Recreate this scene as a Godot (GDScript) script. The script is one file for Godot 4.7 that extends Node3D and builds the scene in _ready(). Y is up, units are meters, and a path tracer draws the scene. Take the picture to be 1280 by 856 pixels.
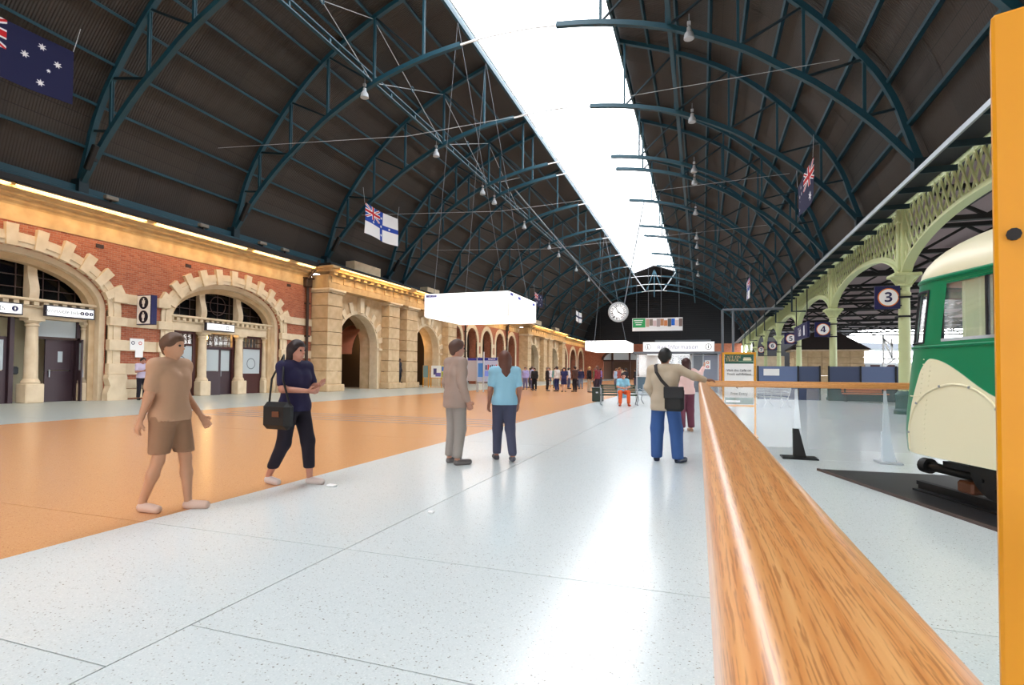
extends Node3D
# A railway station concourse: arched roof with a ridge skylight, sandstone and brick arcade on the left, cast-iron colonnade on the right.

const XC := -7.95      # middle of the hall
const XL := -23.0      # face of the left wall
const ZEND := -113.0   # far end of the hall
const ZTOP := 14.0     # end of the hall behind the camera
var M := {}
var rng := RandomNumberGenerator.new()

class MB:
	var v := PackedVector3Array()
	var n := PackedVector3Array()
	var uv := PackedVector2Array()
	var x := Transform3D()
	func put(p: Vector3, nn: Vector3, t: Vector2) -> void:
		v.push_back(x * p); n.push_back((x.basis * nn).normalized()); uv.push_back(t)
	func bm(p: Vector3, nn: Vector3) -> Vector2:
		var a := nn.abs()
		if a.x >= a.y and a.x >= a.z: return Vector2(p.z, -p.y)
		if a.y >= a.z: return Vector2(p.x, p.z)
		return Vector2(p.x, -p.y)
	func tri(a: Vector3, b: Vector3, c: Vector3) -> void:
		var nn := (b - a).cross(c - a)
		if nn.length_squared() < 1e-16: return
		nn = nn.normalized()
		put(a, nn, bm(a, nn)); put(c, nn, bm(c, nn)); put(b, nn, bm(b, nn))
	func trid(a: Vector3, b: Vector3, c: Vector3, d: Vector3) -> void:
		if (b - a).cross(c - a).dot(d) < 0.0: tri(a, c, b)
		else: tri(a, b, c)
	func quad(a: Vector3, b: Vector3, c: Vector3, d: Vector3) -> void:
		tri(a, b, c); tri(a, c, d)
	func quadd(a: Vector3, b: Vector3, c: Vector3, d: Vector3, dir: Vector3) -> void:
		trid(a, b, c, dir); trid(a, c, d, dir)
	func quads(p: Array, q: Array, t: Array) -> void:   # smooth quad: points, normals, uvs
		var nn: Vector3 = (p[1] - p[0]).cross(p[2] - p[0])
		if nn.length_squared() < 1e-16: nn = (p[2] - p[0]).cross(p[3] - p[0])
		var o := [0, 2, 1, 0, 3, 2] if nn.dot(q[0] + q[1] + q[2] + q[3]) > 0.0 else [0, 1, 2, 0, 2, 3]
		for i in o: put(p[i], q[i], t[i])
	func box(c: Vector3, s: Vector3, b := Basis()) -> void:
		var h := s * 0.5
		var p := []
		for i in 8:
			p.append(c + b * Vector3(h.x if i & 1 else -h.x, h.y if i & 2 else -h.y, h.z if i & 4 else -h.z))
		quad(p[1], p[3], p[7], p[5]); quad(p[0], p[4], p[6], p[2])
		quad(p[2], p[6], p[7], p[3]); quad(p[0], p[1], p[5], p[4])
		quad(p[4], p[5], p[7], p[6]); quad(p[0], p[2], p[3], p[1])
	func bbox(c: Vector3, s: Vector3, r: float, b := Basis()) -> void:   # box with chamfered edges
		var h := s * 0.5
		r = minf(r, minf(h.x, minf(h.y, h.z)) * 0.9)
		for ax in 3:
			var u := (ax + 1) % 3
			var w := (ax + 2) % 3
			for sg in [-1.0, 1.0]:
				var q := []
				for e in [[-1, -1], [1, -1], [1, 1], [-1, 1]]:
					var p := Vector3(); p[ax] = h[ax] * sg; p[u] = (h[u] - r) * e[0]; p[w] = (h[w] - r) * e[1]
					q.append(c + b * p)
				var d := Vector3(); d[ax] = sg
				quadd(q[0], q[1], q[2], q[3], b * d)
			for su in [-1.0, 1.0]:
				for sw in [-1.0, 1.0]:
					var q := []
					for e in [[-1, 0], [1, 0], [1, 1], [-1, 1]]:
						var p := Vector3(); p[ax] = (h[ax] - r) * e[0]
						p[u] = h[u] * su if e[1] == 0 else (h[u] - r) * su
						p[w] = (h[w] - r) * sw if e[1] == 0 else h[w] * sw
						q.append(c + b * p)
					var d := Vector3(); d[u] = su; d[w] = sw
					quadd(q[0], q[1], q[2], q[3], b * d)
		for i in 8:
			var s3 := Vector3(1 if i & 1 else -1, 1 if i & 2 else -1, 1 if i & 4 else -1)
			var k := h - Vector3.ONE * r
			trid(c + b * (Vector3(h.x, k.y, k.z) * s3), c + b * (Vector3(k.x, h.y, k.z) * s3), c + b * (Vector3(k.x, k.y, h.z) * s3), b * s3)
	func bar(a: Vector3, b: Vector3, w: float, h: float, up := Vector3.UP) -> void:
		var d := (b - a).normalized()
		if absf(d.dot(up)) > 0.98: up = Vector3.RIGHT if absf(d.x) < 0.9 else Vector3.BACK
		var sx := up.cross(d).normalized()
		box((a + b) * 0.5, Vector3(w, h, a.distance_to(b)), Basis(sx, d.cross(sx), d))
	func tube(pts: Array, r, seg := 8, caps := true) -> void:
		var rings := []
		var nrm := []
		var last := Vector3()
		for i in pts.size():
			var d: Vector3 = (pts[mini(i + 1, pts.size() - 1)] - pts[maxi(i - 1, 0)]).normalized()
			var sx := last
			if last == Vector3(): sx = Vector3.UP.cross(d) if absf(d.y) < 0.9 else Vector3.RIGHT.cross(d)
			sx = (sx - d * sx.dot(d)).normalized()
			last = sx
			var sy := d.cross(sx)
			var rr: float = r[i] if r is Array else r
			var ring := []
			var rn := []
			for k in seg + 1:
				var e := sx * cos(TAU * k / seg) + sy * sin(TAU * k / seg)
				ring.append(pts[i] + e * rr); rn.append(e)
			rings.append(ring); nrm.append(rn)
		var l := 0.0
		for i in pts.size() - 1:
			var l2: float = l + pts[i].distance_to(pts[i + 1])
			for k in seg:
				quads([rings[i][k], rings[i][k + 1], rings[i + 1][k + 1], rings[i + 1][k]], [nrm[i][k], nrm[i][k + 1], nrm[i + 1][k + 1], nrm[i + 1][k]], [Vector2(0.1 * k, l), Vector2(0.1 * k + 0.1, l), Vector2(0.1 * k + 0.1, l2), Vector2(0.1 * k, l2)])
			l = l2
		if caps:
			for e in [0, pts.size() - 1]:
				var d: Vector3 = (pts[0] - pts[1]) if e == 0 else (pts[-1] - pts[-2])
				for k in seg: trid(pts[e], rings[e][k], rings[e][k + 1], d)
	func lathe(o: Vector3, prof: Array, seg := 16) -> void:   # prof: Vector2(radius, height) from bottom to top
		for i in prof.size() - 1:
			var a: Vector2 = prof[i]
			var b: Vector2 = prof[i + 1]
			var t := b - a
			var nn := Vector2(t.y, -t.x).normalized()
			for k in seg:
				var c0 := TAU * k / seg
				var c1 := TAU * (k + 1) / seg
				var e0 := Vector3(cos(c0), 0, sin(c0))
				var e1 := Vector3(cos(c1), 0, sin(c1))
				var up := Vector3.UP
				quads([o + e0 * a.x + up * a.y, o + e1 * a.x + up * a.y, o + e1 * b.x + up * b.y, o + e0 * b.x + up * b.y],
					[e0 * nn.x + up * nn.y, e1 * nn.x + up * nn.y, e1 * nn.x + up * nn.y, e0 * nn.x + up * nn.y],
					[Vector2(k * 0.1, a.y), Vector2(k * 0.1 + 0.1, a.y), Vector2(k * 0.1 + 0.1, b.y), Vector2(k * 0.1, b.y)])
	func prism(poly: PackedVector2Array, o: Vector3, ux: Vector3, uy: Vector3, dep: Vector3) -> void:
		var idx := Geometry2D.triangulate_polygon(poly)
		if idx.is_empty(): print("BAD POLY ", poly.size())
		var w := []
		for p in poly: w.append(o + ux * p.x + uy * p.y)
		for i in range(0, idx.size(), 3):
			trid(w[idx[i]] + dep, w[idx[i + 1]] + dep, w[idx[i + 2]] + dep, dep)
			trid(w[idx[i]], w[idx[i + 1]], w[idx[i + 2]], -dep)
		var area := 0.0
		for i in poly.size():
			area += poly[i].cross(poly[(i + 1) % poly.size()])
		for i in poly.size():
			var j := (i + 1) % poly.size()
			var e := poly[j] - poly[i]
			var out2 := Vector2(e.y, -e.x) * signf(area)
			quadd(w[i], w[j], w[j] + dep, w[i] + dep, ux * out2.x + uy * out2.y)
	func mesh() -> ArrayMesh:
		var a := []
		a.resize(Mesh.ARRAY_MAX)
		a[Mesh.ARRAY_VERTEX] = v; a[Mesh.ARRAY_NORMAL] = n; a[Mesh.ARRAY_TEX_UV] = uv
		var m := ArrayMesh.new()
		if v.size(): m.add_surface_from_arrays(Mesh.PRIMITIVE_TRIANGLES, a)
		return m

func mb(t := Transform3D()) -> MB:
	var b := MB.new()
	b.x = t
	return b
func put(called: String, mesh: Mesh, m: Material, parent: Node = self, pos := Vector3.ZERO, basis := Basis()) -> MeshInstance3D:
	var o := MeshInstance3D.new()
	o.name = called
	o.mesh = mesh
	o.material_override = m
	o.transform = Transform3D(basis, pos)
	parent.add_child(o, true)
	return o
func obj(called: String, b: MB, m: Material, parent: Node = self) -> MeshInstance3D:
	return put(called, b.mesh(), m, parent)
func thing(called: String, label: String, category: String, at := Vector3.ZERO, turn := 0.0, group := "") -> Node3D:
	var o := Node3D.new()
	o.name = called
	add_child(o, true)
	o.position = at
	o.rotation.y = turn
	return tag(o, label, category, group)
func tag(o: Node3D, label: String, category: String, group := "") -> Node3D:
	o.set_meta("label", label); o.set_meta("category", category)
	if group: o.set_meta("group", group)
	return o
func struct(called: String, label := "") -> Node3D:
	var o := Node3D.new()
	o.name = called
	add_child(o, true)
	o.set_meta("kind", "structure")
	if label: o.set_meta("label", label)
	return o
func one(c: Vector3, s: Vector3, r := 0.0) -> MB:
	var b := mb()
	if r > 0.0: b.bbox(c, s, r)
	else: b.box(c, s)
	return b
func text(parent: Node, called: String, s: String, pos: Vector3, basis: Basis, height: float, m: Material, serif := false, weight := 400) -> MeshInstance3D:
	var t := TextMesh.new()
	var f := SystemFont.new()
	f.font_names = PackedStringArray(["Droid Serif" if serif else "Droid Sans"])
	f.font_weight = weight
	t.font = f
	t.text = s
	t.font_size = 64
	t.pixel_size = height / 64.0 * 1.32
	t.depth = 0.012
	t.curve_step = 2.0
	return put(called, t, m, parent, pos, basis)
func disc(o: Vector3, nrm: Vector3, r: float, d: float, seg := 28) -> MB:
	var b := mb()
	b.tube([o, o + nrm.normalized() * d], r, seg)
	return b
func ring(o: Vector3, nrm: Vector3, ri: float, ro: float, d: float, seg := 32) -> MB:
	var b := mb()
	var sx := nrm.cross(Vector3.UP).normalized()
	var sy := sx.cross(nrm).normalized()
	for k in seg:
		var a := TAU * k / seg
		var c := TAU * (k + 1) / seg
		var e0 := sx * cos(a) + sy * sin(a)
		var e1 := sx * cos(c) + sy * sin(c)
		b.quadd(o + e0 * ri + nrm * d, o + e1 * ri + nrm * d, o + e1 * ro + nrm * d, o + e0 * ro + nrm * d, nrm)
		b.quadd(o + e0 * ro, o + e1 * ro, o + e1 * ro + nrm * d, o + e0 * ro + nrm * d, e0)
		b.quadd(o + e0 * ri, o + e1 * ri, o + e1 * ri + nrm * d, o + e0 * ri + nrm * d, -e0)
	return b
func ell(cx: float, y0: float, a: float, b: float, k: int, t0 := 0.0, t1 := PI) -> PackedVector2Array:
	var p := PackedVector2Array()
	for i in k + 1:
		var t := lerpf(t0, t1, float(i) / k)
		p.push_back(Vector2(cx + a * cos(t), y0 + b * sin(t)))
	return p

# ---------------------------------------------------------------- materials
func mat(c: Color, rough := 0.6, metal := 0.0, spec := 0.5) -> StandardMaterial3D:
	var m := StandardMaterial3D.new()
	m.albedo_color = c
	m.roughness = rough
	m.metallic = metal
	m.metallic_specular = spec
	return m
func tex(img: Image) -> ImageTexture:
	return ImageTexture.create_from_image(img)
func noise_img(w: int, h: int, fn: Callable) -> Image:
	var d := PackedByteArray()
	d.resize(w * h * 3)
	var i := 0
	for y in h:
		for x in w:
			var c: Color = fn.call(x, y)
			d[i] = clampi(int(c.r * 255.0), 0, 255); d[i + 1] = clampi(int(c.g * 255.0), 0, 255); d[i + 2] = clampi(int(c.b * 255.0), 0, 255)
			i += 3
	return Image.create_from_data(w, h, false, Image.FORMAT_RGB8, d)
func ntex(freq: float, cols: Array, seed_: int, size := 512, oct := 4) -> NoiseTexture2D:
	var nz := FastNoiseLite.new()
	nz.seed = seed_
	nz.frequency = freq
	nz.fractal_octaves = oct
	var t := NoiseTexture2D.new()
	t.width = size; t.height = size
	t.seamless = true
	t.noise = nz
	var g := Gradient.new()
	g.offsets = PackedFloat32Array(); g.colors = PackedColorArray()
	for i in cols.size(): g.add_point(float(i) / (cols.size() - 1), cols[i])
	t.color_ramp = g
	return t
func mottled(a: Color, b: Color, freq: float, metres: float, seed_: int, rough := 0.7, spec := 0.5) -> StandardMaterial3D:
	var m := mat(Color.WHITE, rough, 0.0, spec)
	m.albedo_texture = ntex(freq, [a, a.lerp(b, 0.5), b], seed_)
	m.uv1_scale = Vector3.ONE / metres
	return m

func make_materials() -> void:
	# brick: ten bricks by twenty-eight courses in 2.4 m
	var base := []
	for i in 400: base.append(rng.randf())
	var S := 640
	var H := 672
	var bimg := noise_img(S, H, func(x: int, y: int) -> Color:
		var row := y / 24
		var xx := (x + (32 if row % 2 else 0)) % S
		var col := xx / 64
		var mort := (y % 24) < 3 or (xx % 64) < 3
		if mort: return Color(0.66, 0.56, 0.48)
		var t: float = base[(row * 10 + col) % 400]
		return Color(0.60, 0.315, 0.215).lerp(Color(0.70, 0.41, 0.29), t) * (0.95 + 0.1 * base[(x * 7 + y * 13) % 400]))
	M.brick = mat(Color.WHITE, 0.85)
	M.brick.albedo_texture = tex(bimg)
	var himg := noise_img(S, H, func(x: int, y: int) -> Color:
		var row := y / 24
		var xx := (x + (32 if row % 2 else 0)) % S
		return Color.BLACK if (y % 24) < 3 or (xx % 64) < 3 else Color.WHITE)
	himg.bump_map_to_normal_map(2.0)
	M.brick.normal_enabled = true
	M.brick.normal_texture = tex(himg)
	M.brick.uv1_scale = Vector3(1.0 / 2.4, 1.0 / 2.4, 1)
	# terrazzo
	var terr := func(c0: Color, c1: Color, dark: Color, seed_: int) -> ImageTexture:
		var r2 := RandomNumberGenerator.new()
		r2.seed = seed_
		var N := 1024
		var im := Image.create(N, N, false, Image.FORMAT_RGB8)
		im.fill(c0.lerp(c1, 0.5))
		for i in 26000:
			var c := c0.lerp(c1, r2.randf())
			if r2.randf() < 0.07: c = c.lerp(dark, r2.randf_range(0.15, 0.8))
			var s := r2.randi_range(2, 6)
			im.fill_rect(Rect2i(r2.randi_range(0, N - 1), r2.randi_range(0, N - 1), s, r2.randi_range(2, 6)), c)
		return tex(im)
	M.terrazzo = mat(Color.WHITE, 0.21, 0.0, 0.6)
	M.terrazzo.albedo_texture = terr.call(Color(0.80, 0.835, 0.84), Color(0.90, 0.925, 0.925), Color(0.42, 0.40, 0.36), 5)
	M.terrazzo.uv1_scale = Vector3.ONE / 1.5
	M.terrazzo_orange = mat(Color.WHITE, 0.24, 0.0, 0.5)
	M.terrazzo_orange.albedo_texture = terr.call(Color(0.80, 0.56, 0.37), Color(0.89, 0.67, 0.47), Color(0.60, 0.36, 0.22), 6)
	M.terrazzo_orange.uv1_scale = Vector3.ONE / 1.5
	M.terrazzo_cool = mat(Color.WHITE, 0.3)
	M.terrazzo_cool.albedo_texture = terr.call(Color(0.66, 0.70, 0.68), Color(0.76, 0.79, 0.77), Color(0.45, 0.45, 0.42), 7)
	M.terrazzo_cool.uv1_scale = Vector3.ONE / 1.5
	M.joint = mat(Color(0.25, 0.22, 0.19), 0.9)
	# stone
	M.stone = mottled(Color(0.74, 0.63, 0.49), Color(0.84, 0.74, 0.60), 0.008, 3.1, 11, 0.85, 0.3)
	M.stone_pale = mottled(Color(0.82, 0.74, 0.62), Color(0.89, 0.82, 0.71), 0.008, 2.7, 12, 0.85, 0.3)
	M.stone_gold = mottled(Color(0.70, 0.58, 0.42), Color(0.82, 0.71, 0.54), 0.008, 3.4, 13, 0.85, 0.3)
	# timber of the handrail: long streaks
	var n1 := FastNoiseLite.new(); n1.seed = 3; n1.frequency = 0.02; n1.fractal_octaves = 4
	var n2 := FastNoiseLite.new(); n2.seed = 9; n2.frequency = 0.03; n2.fractal_octaves = 3
	var n3 := FastNoiseLite.new(); n3.seed = 21; n3.frequency = 0.012
	var wimg := noise_img(512, 1024, func(x: int, y: int) -> Color:
		var warp := n3.get_noise_2d(x * 0.4, y * 0.12) * 9.0
		var a := n1.get_noise_2d((x + warp) * 2.6, y * 0.05) * 0.5 + 0.5
		var b := n2.get_noise_2d((x + warp) * 9.0, y * 0.34) * 0.5 + 0.5
		var c := Color(0.95, 0.72, 0.46).lerp(Color(0.86, 0.56, 0.29), clampf(a * 1.5 - 0.25, 0, 1))
		if b > 0.56: c = c.lerp(Color(0.62, 0.36, 0.17), clampf((b - 0.56) * 4.0, 0.0, 0.5))
		return c)
	M.rail = mat(Color.WHITE, 0.33)
	M.rail.albedo_texture = tex(wimg)
	M.rail.clearcoat_enabled = true
	M.rail.clearcoat = 0.4
	M.rail.clearcoat_roughness = 0.3
	# roof sheeting: fine corrugation
	var cimg := noise_img(256, 8, func(x: int, _y: int) -> Color:
		var t := 0.5 + 0.5 * sin(TAU * x / 32.0)
		return Color(t, t, t))
	cimg.bump_map_to_normal_map(6.0)
	M.sheet = mat(Color(0.245, 0.222, 0.205), 0.75)
	M.sheet.normal_enabled = true
	M.sheet.normal_texture = tex(cimg)
	M.sheet2 = mat(Color(0.22, 0.202, 0.19), 0.75)
	M.sheet2.normal_enabled = true
	M.sheet2.normal_texture = M.sheet.normal_texture
	M.teal = mat(Color(0.075, 0.27, 0.33), 0.5)
	M.teal_dark = mat(Color(0.05, 0.16, 0.20), 0.6)
	M.teal_base = mat(Color(0.07, 0.28, 0.27), 0.5)
	M.black = mat(Color(0.03, 0.03, 0.035), 0.6)
	M.dark = mat(Color(0.10, 0.10, 0.115), 0.7)
	M.plank = mat(Color(0.12, 0.125, 0.14), 0.8)
	M.steel = mat(Color(0.62, 0.64, 0.66), 0.35, 0.8)
	M.grey = mat(Color(0.45, 0.47, 0.5), 0.6)
	M.greylight = mat(Color(0.72, 0.74, 0.76), 0.5)
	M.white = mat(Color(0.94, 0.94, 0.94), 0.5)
	M.cream = mat(Color(0.90, 0.87, 0.74), 0.4)
	M.green_pale = mat(Color(0.77, 0.80, 0.60), 0.5)
	M.navy = mat(Color(0.03, 0.06, 0.30), 0.45)
	M.navy_dark = mat(Color(0.03, 0.04, 0.16), 0.45)
	M.orange = mat(Color(0.86, 0.45, 0.12), 0.5)
	M.yellow = mat(Color(0.86, 0.58, 0.02), 0.5)
	M.maroon = mat(Color(0.26, 0.10, 0.10), 0.5)
	M.door = mat(Color(0.24, 0.17, 0.20), 0.45)
	M.timber_dark = mat(Color(0.22, 0.13, 0.10), 0.5)
	M.frost = mat(Color(0.72, 0.76, 0.78), 0.55)
	M.brownpipe = mat(Color(0.22, 0.155, 0.125), 0.6)
	M.hoard = mat(Color(0.38, 0.45, 0.60), 0.5)
	M.hoard2 = mat(Color(0.25, 0.30, 0.42), 0.5)
	M.bronze = mat(Color(0.40, 0.22, 0.11), 0.5)
	M.bench = mat(Color(0.74, 0.42, 0.24), 0.5)
	M.shedroof = mat(Color(0.62, 0.54, 0.55), 0.7)
	M.kioskroof = mat(Color(0.20, 0.17, 0.165), 0.8)
	M.room = mat(Color(0.30, 0.25, 0.21), 0.9)
	M.green = mat(Color(0.02, 0.48, 0.32), 0.35, 0.0, 0.3)
	M.binc = mat(Color(0.035, 0.15, 0.10), 0.45)
	M.seat_green = mat(Color(0.10, 0.24, 0.17), 0.5)
	M.concrete = mat(Color(0.5, 0.5, 0.48), 0.9)
	M.asphalt = mat(Color(0.14, 0.14, 0.15), 0.8)
	M.mat_dark = mat(Color(0.13, 0.125, 0.13), 0.45)
	M.curtain = mat(Color(0.80, 0.84, 0.68), 0.9)
	M.curtain.backlight_enabled = true
	M.curtain.backlight = Color(0.35, 0.38, 0.28)
	M.red = mat(Color(0.8, 0.1, 0.08), 0.5)
	M.glass = mat(Color(0.9, 0.95, 0.97, 0.06), 0.03)
	M.glass.transparency = BaseMaterial3D.TRANSPARENCY_ALPHA
	M.glass_dark = mat(Color(0.035, 0.035, 0.04), 0.08)
	M.acrylic = mat(Color(0.93, 0.97, 1.0, 0.35), 0.1)
	M.acrylic.transparency = BaseMaterial3D.TRANSPARENCY_ALPHA
	M.tube = mat(Color(1.0, 0.93, 0.78), 0.4)
	M.tube.emission_enabled = true
	M.tube.emission = Color(1.0, 0.83, 0.55)
	M.tube.emission_energy_multiplier = 1.6
	M.lit = mat(Color(0.95, 0.95, 0.95), 0.4)
	M.lit.emission_enabled = true
	M.lit.emission = Color(1, 1, 1)
	M.lit.emission_energy_multiplier = 0.3
	M.screen = mat(Color(0.95, 0.95, 0.95), 0.4)
	M.screen.emission_enabled = true
	M.screen.emission = Color(1, 1, 1)
	M.screen.emission_energy_multiplier = 0.6
	M.warm = mat(Color(1, 0.9, 0.7), 0.4)
	M.warm.emission_enabled = true
	M.warm.emission = Color(1.0, 0.78, 0.45)
	M.warm.emission_energy_multiplier = 6.0

func _ready() -> void:
	rng.seed = 77
	# camera: eye 1.3 m above the floor, just over the handrail
	var cam := Camera3D.new()
	cam.name = "camera"
	add_child(cam)
	cam.near = 0.05
	cam.far = 500.0
	cam.projection = Camera3D.PROJECTION_FRUSTUM
	cam.size = 2.0 * 0.05 * 428.0 / 685.0
	cam.frustum_offset = Vector2(0, 0.05 * 18.0 / 685.0)
	var yaw := deg_to_rad(19.1)
	var pit := deg_to_rad(1.6)
	var rol := deg_to_rad(0.5)
	var fwd := Vector3(-sin(yaw), 0, -cos(yaw))
	var rgt := Vector3(cos(yaw), 0, -sin(yaw))
	var f2 := fwd * cos(pit) + Vector3.UP * sin(pit)
	var u2 := Vector3.UP * cos(pit) - fwd * sin(pit)
	var r3 := rgt * cos(rol) + u2 * sin(rol)
	var u3 := u2 * cos(rol) - rgt * sin(rol)
	cam.transform = Transform3D(Basis(r3, u3, -f2), Vector3(0, 1.3, 0))
	cam.current = true
	# overcast sky
	var we := WorldEnvironment.new()
	we.name = "world"
	var env := Environment.new()
	env.background_mode = Environment.BG_SKY
	var sm := ProceduralSkyMaterial.new()
	sm.sky_top_color = Color(0.965, 0.98, 1.0)
	sm.sky_horizon_color = Color(0.98, 0.99, 1.0)
	sm.ground_bottom_color = Color(0.45, 0.45, 0.45)
	sm.ground_horizon_color = Color(0.55, 0.55, 0.55)
	sm.sun_angle_max = 0.0
	env.sky = Sky.new()
	env.sky.sky_material = sm
	env.background_energy_multiplier = 4.6
	env.tonemap_mode = Environment.TONE_MAPPER_LINEAR
	env.tonemap_exposure = 2.0
	env.sdfgi_enabled = true
	env.ssao_enabled = true
	env.ssil_enabled = true
	we.environment = env
	add_child(we)
	make_materials()
	build_floor()
	build_roof()
	build_left_wall()
	build_end_wall()
	build_colonnade()
	build_platforms()
	build_train()
	build_rail()
	build_signs()
	build_hangings()
	build_furniture()
	build_people()

# ---------------------------------------------------------------- floor
func build_floor() -> void:
	var fl := struct("floor", "terrazzo concourse floor with a broad orange band along the arcade")
	obj("floor_bed", one(Vector3(8, -0.14, -48), Vector3(78, 0.26, 140)), M.joint, fl)
	var cols := [[-27.5, -15.15, "cool"], [-15.15, -4.5, "orange"], [-4.5, -2.46, "white"], [-2.46, 0.9, "white"], [0.9, 4.3, "white"], [4.3, 7.7, "white"], [7.7, 46.0, "cool"]]
	var zs := [14.0, 6.5, 3.0, -0.5, -1.72, -2.14, -3.42, -9.5, -16.5, -23.5, -30.5, -37.5, -118.0]
	for c in cols:
		var zz: Array = zs.duplicate()
		if c[0] == -2.46: zz.erase(-1.72)
		elif c[0] == -4.5: zz.erase(-2.14)
		else:
			zz.erase(-1.72); zz.erase(-2.14)
		for i in zz.size() - 1:
			var z0: float = zz[i]
			var z1: float = zz[i + 1]
			var x0: float = c[0]
			var x1: float = c[1]
			var gx: float = 0.0 if x1 in [-4.5, -15.15] else 0.004
			var g0: float = 0.0 if x0 in [-4.5, -15.15] else 0.004
			var b := mb()
			b.box(Vector3((x0 + g0 + x1 - gx) * 0.5, -0.006, (z0 + z1) * 0.5), Vector3(x1 - x0 - gx - g0, 0.012, z0 - z1 - 0.008))
			obj("terrazzo_panel", b, {"cool": M.terrazzo_cool, "orange": M.terrazzo_orange, "white": M.terrazzo}[c[2]], fl)
	# rows of ribbed paving strips across the orange band
	for k in 4:
		var b := mb()
		b.box(Vector3(-9.2, 0.001, -12.2 - k * 0.55), Vector3(9.2, 0.004, 0.07))
		obj("tactile_strip", b, M.grey, fl)

# ---------------------------------------------------------------- roof
const UP_PTS := [[15.05, 8.3], [14.62, 9.6], [14.2, 10.9], [13.35, 12.4], [11.45, 14.7], [9.25, 16.6], [6.62, 18.05], [3.7, 19.2]]
const LO_PTS := [[15.05, 8.3], [13.65, 10.05], [12.05, 11.6], [10.65, 12.65], [9.3, 13.6], [6.75, 14.85], [4.05, 15.6], [1.45, 15.95], [0.0, 16.0]]
const TRUSS_Z := [-7.1, -14.5, -21.93, -29.3, -36.65, -39.0, -46.5, -55.0, -59.0, -68.0, -76.0, -84.5, -92.5, -100.0]
func curve(src: Array, count: int) -> Array:   # even points along a smooth curve through src
	var dense := []
	for i in src.size() - 1:
		var p0 := Vector2(src[maxi(i - 1, 0)][0], src[maxi(i - 1, 0)][1])
		var p1 := Vector2(src[i][0], src[i][1])
		var p2 := Vector2(src[i + 1][0], src[i + 1][1])
		var p3 := Vector2(src[mini(i + 2, src.size() - 1)][0], src[mini(i + 2, src.size() - 1)][1])
		for k in 12: dense.append(p1.cubic_interpolate(p2, p0, p3, k / 12.0))
	dense.append(Vector2(src[-1][0], src[-1][1]))
	var ls := [0.0]
	for i in dense.size() - 1: ls.append(ls[-1] + dense[i].distance_to(dense[i + 1]))
	var out := []
	var j := 0
	for k in count + 1:
		var t: float = ls[-1] * k / count
		while j < ls.size() - 2 and ls[j + 1] < t: j += 1
		var f: float = (t - ls[j]) / maxf(ls[j + 1] - ls[j], 1e-6)
		out.append(dense[j].lerp(dense[j + 1], clampf(f, 0, 1)))
	return out
func at_x(pts: Array, x: float) -> float:
	for i in pts.size() - 1:
		if (pts[i].x - x) * (pts[i + 1].x - x) <= 0.0:
			return lerpf(pts[i].y, pts[i + 1].y, (x - pts[i].x) / (pts[i + 1].x - pts[i].x))
	return pts[-1].y
func sweep(pts: Array, w: float, h: float) -> MB:   # rectangular bar following points in the x-y plane
	var b := mb()
	for i in pts.size() - 1:
		var q := []
		for e in [i, i + 1]:
			var d: Vector2 = (pts[mini(e + 1, pts.size() - 1)] - pts[maxi(e - 1, 0)]).normalized()
			var nn := Vector2(-d.y, d.x) * h * 0.5
			for s in [[-1, -1], [1, -1], [1, 1], [-1, 1]]:
				var p: Vector2 = pts[e] + nn * s[1]
				q.append(Vector3(p.x, p.y, w * 0.5 * s[0]))
		var mid: Vector3 = (q[0] + q[6]) * 0.5
		for f in [[0, 1, 5, 4], [1, 2, 6, 5], [2, 3, 7, 6], [3, 0, 4, 7]]:
			b.quadd(q[f[0]], q[f[1]], q[f[2]], q[f[3]], (q[f[0]] + q[f[1]] + q[f[2]] + q[f[3]]) * 0.25 - mid)
	return b
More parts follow.
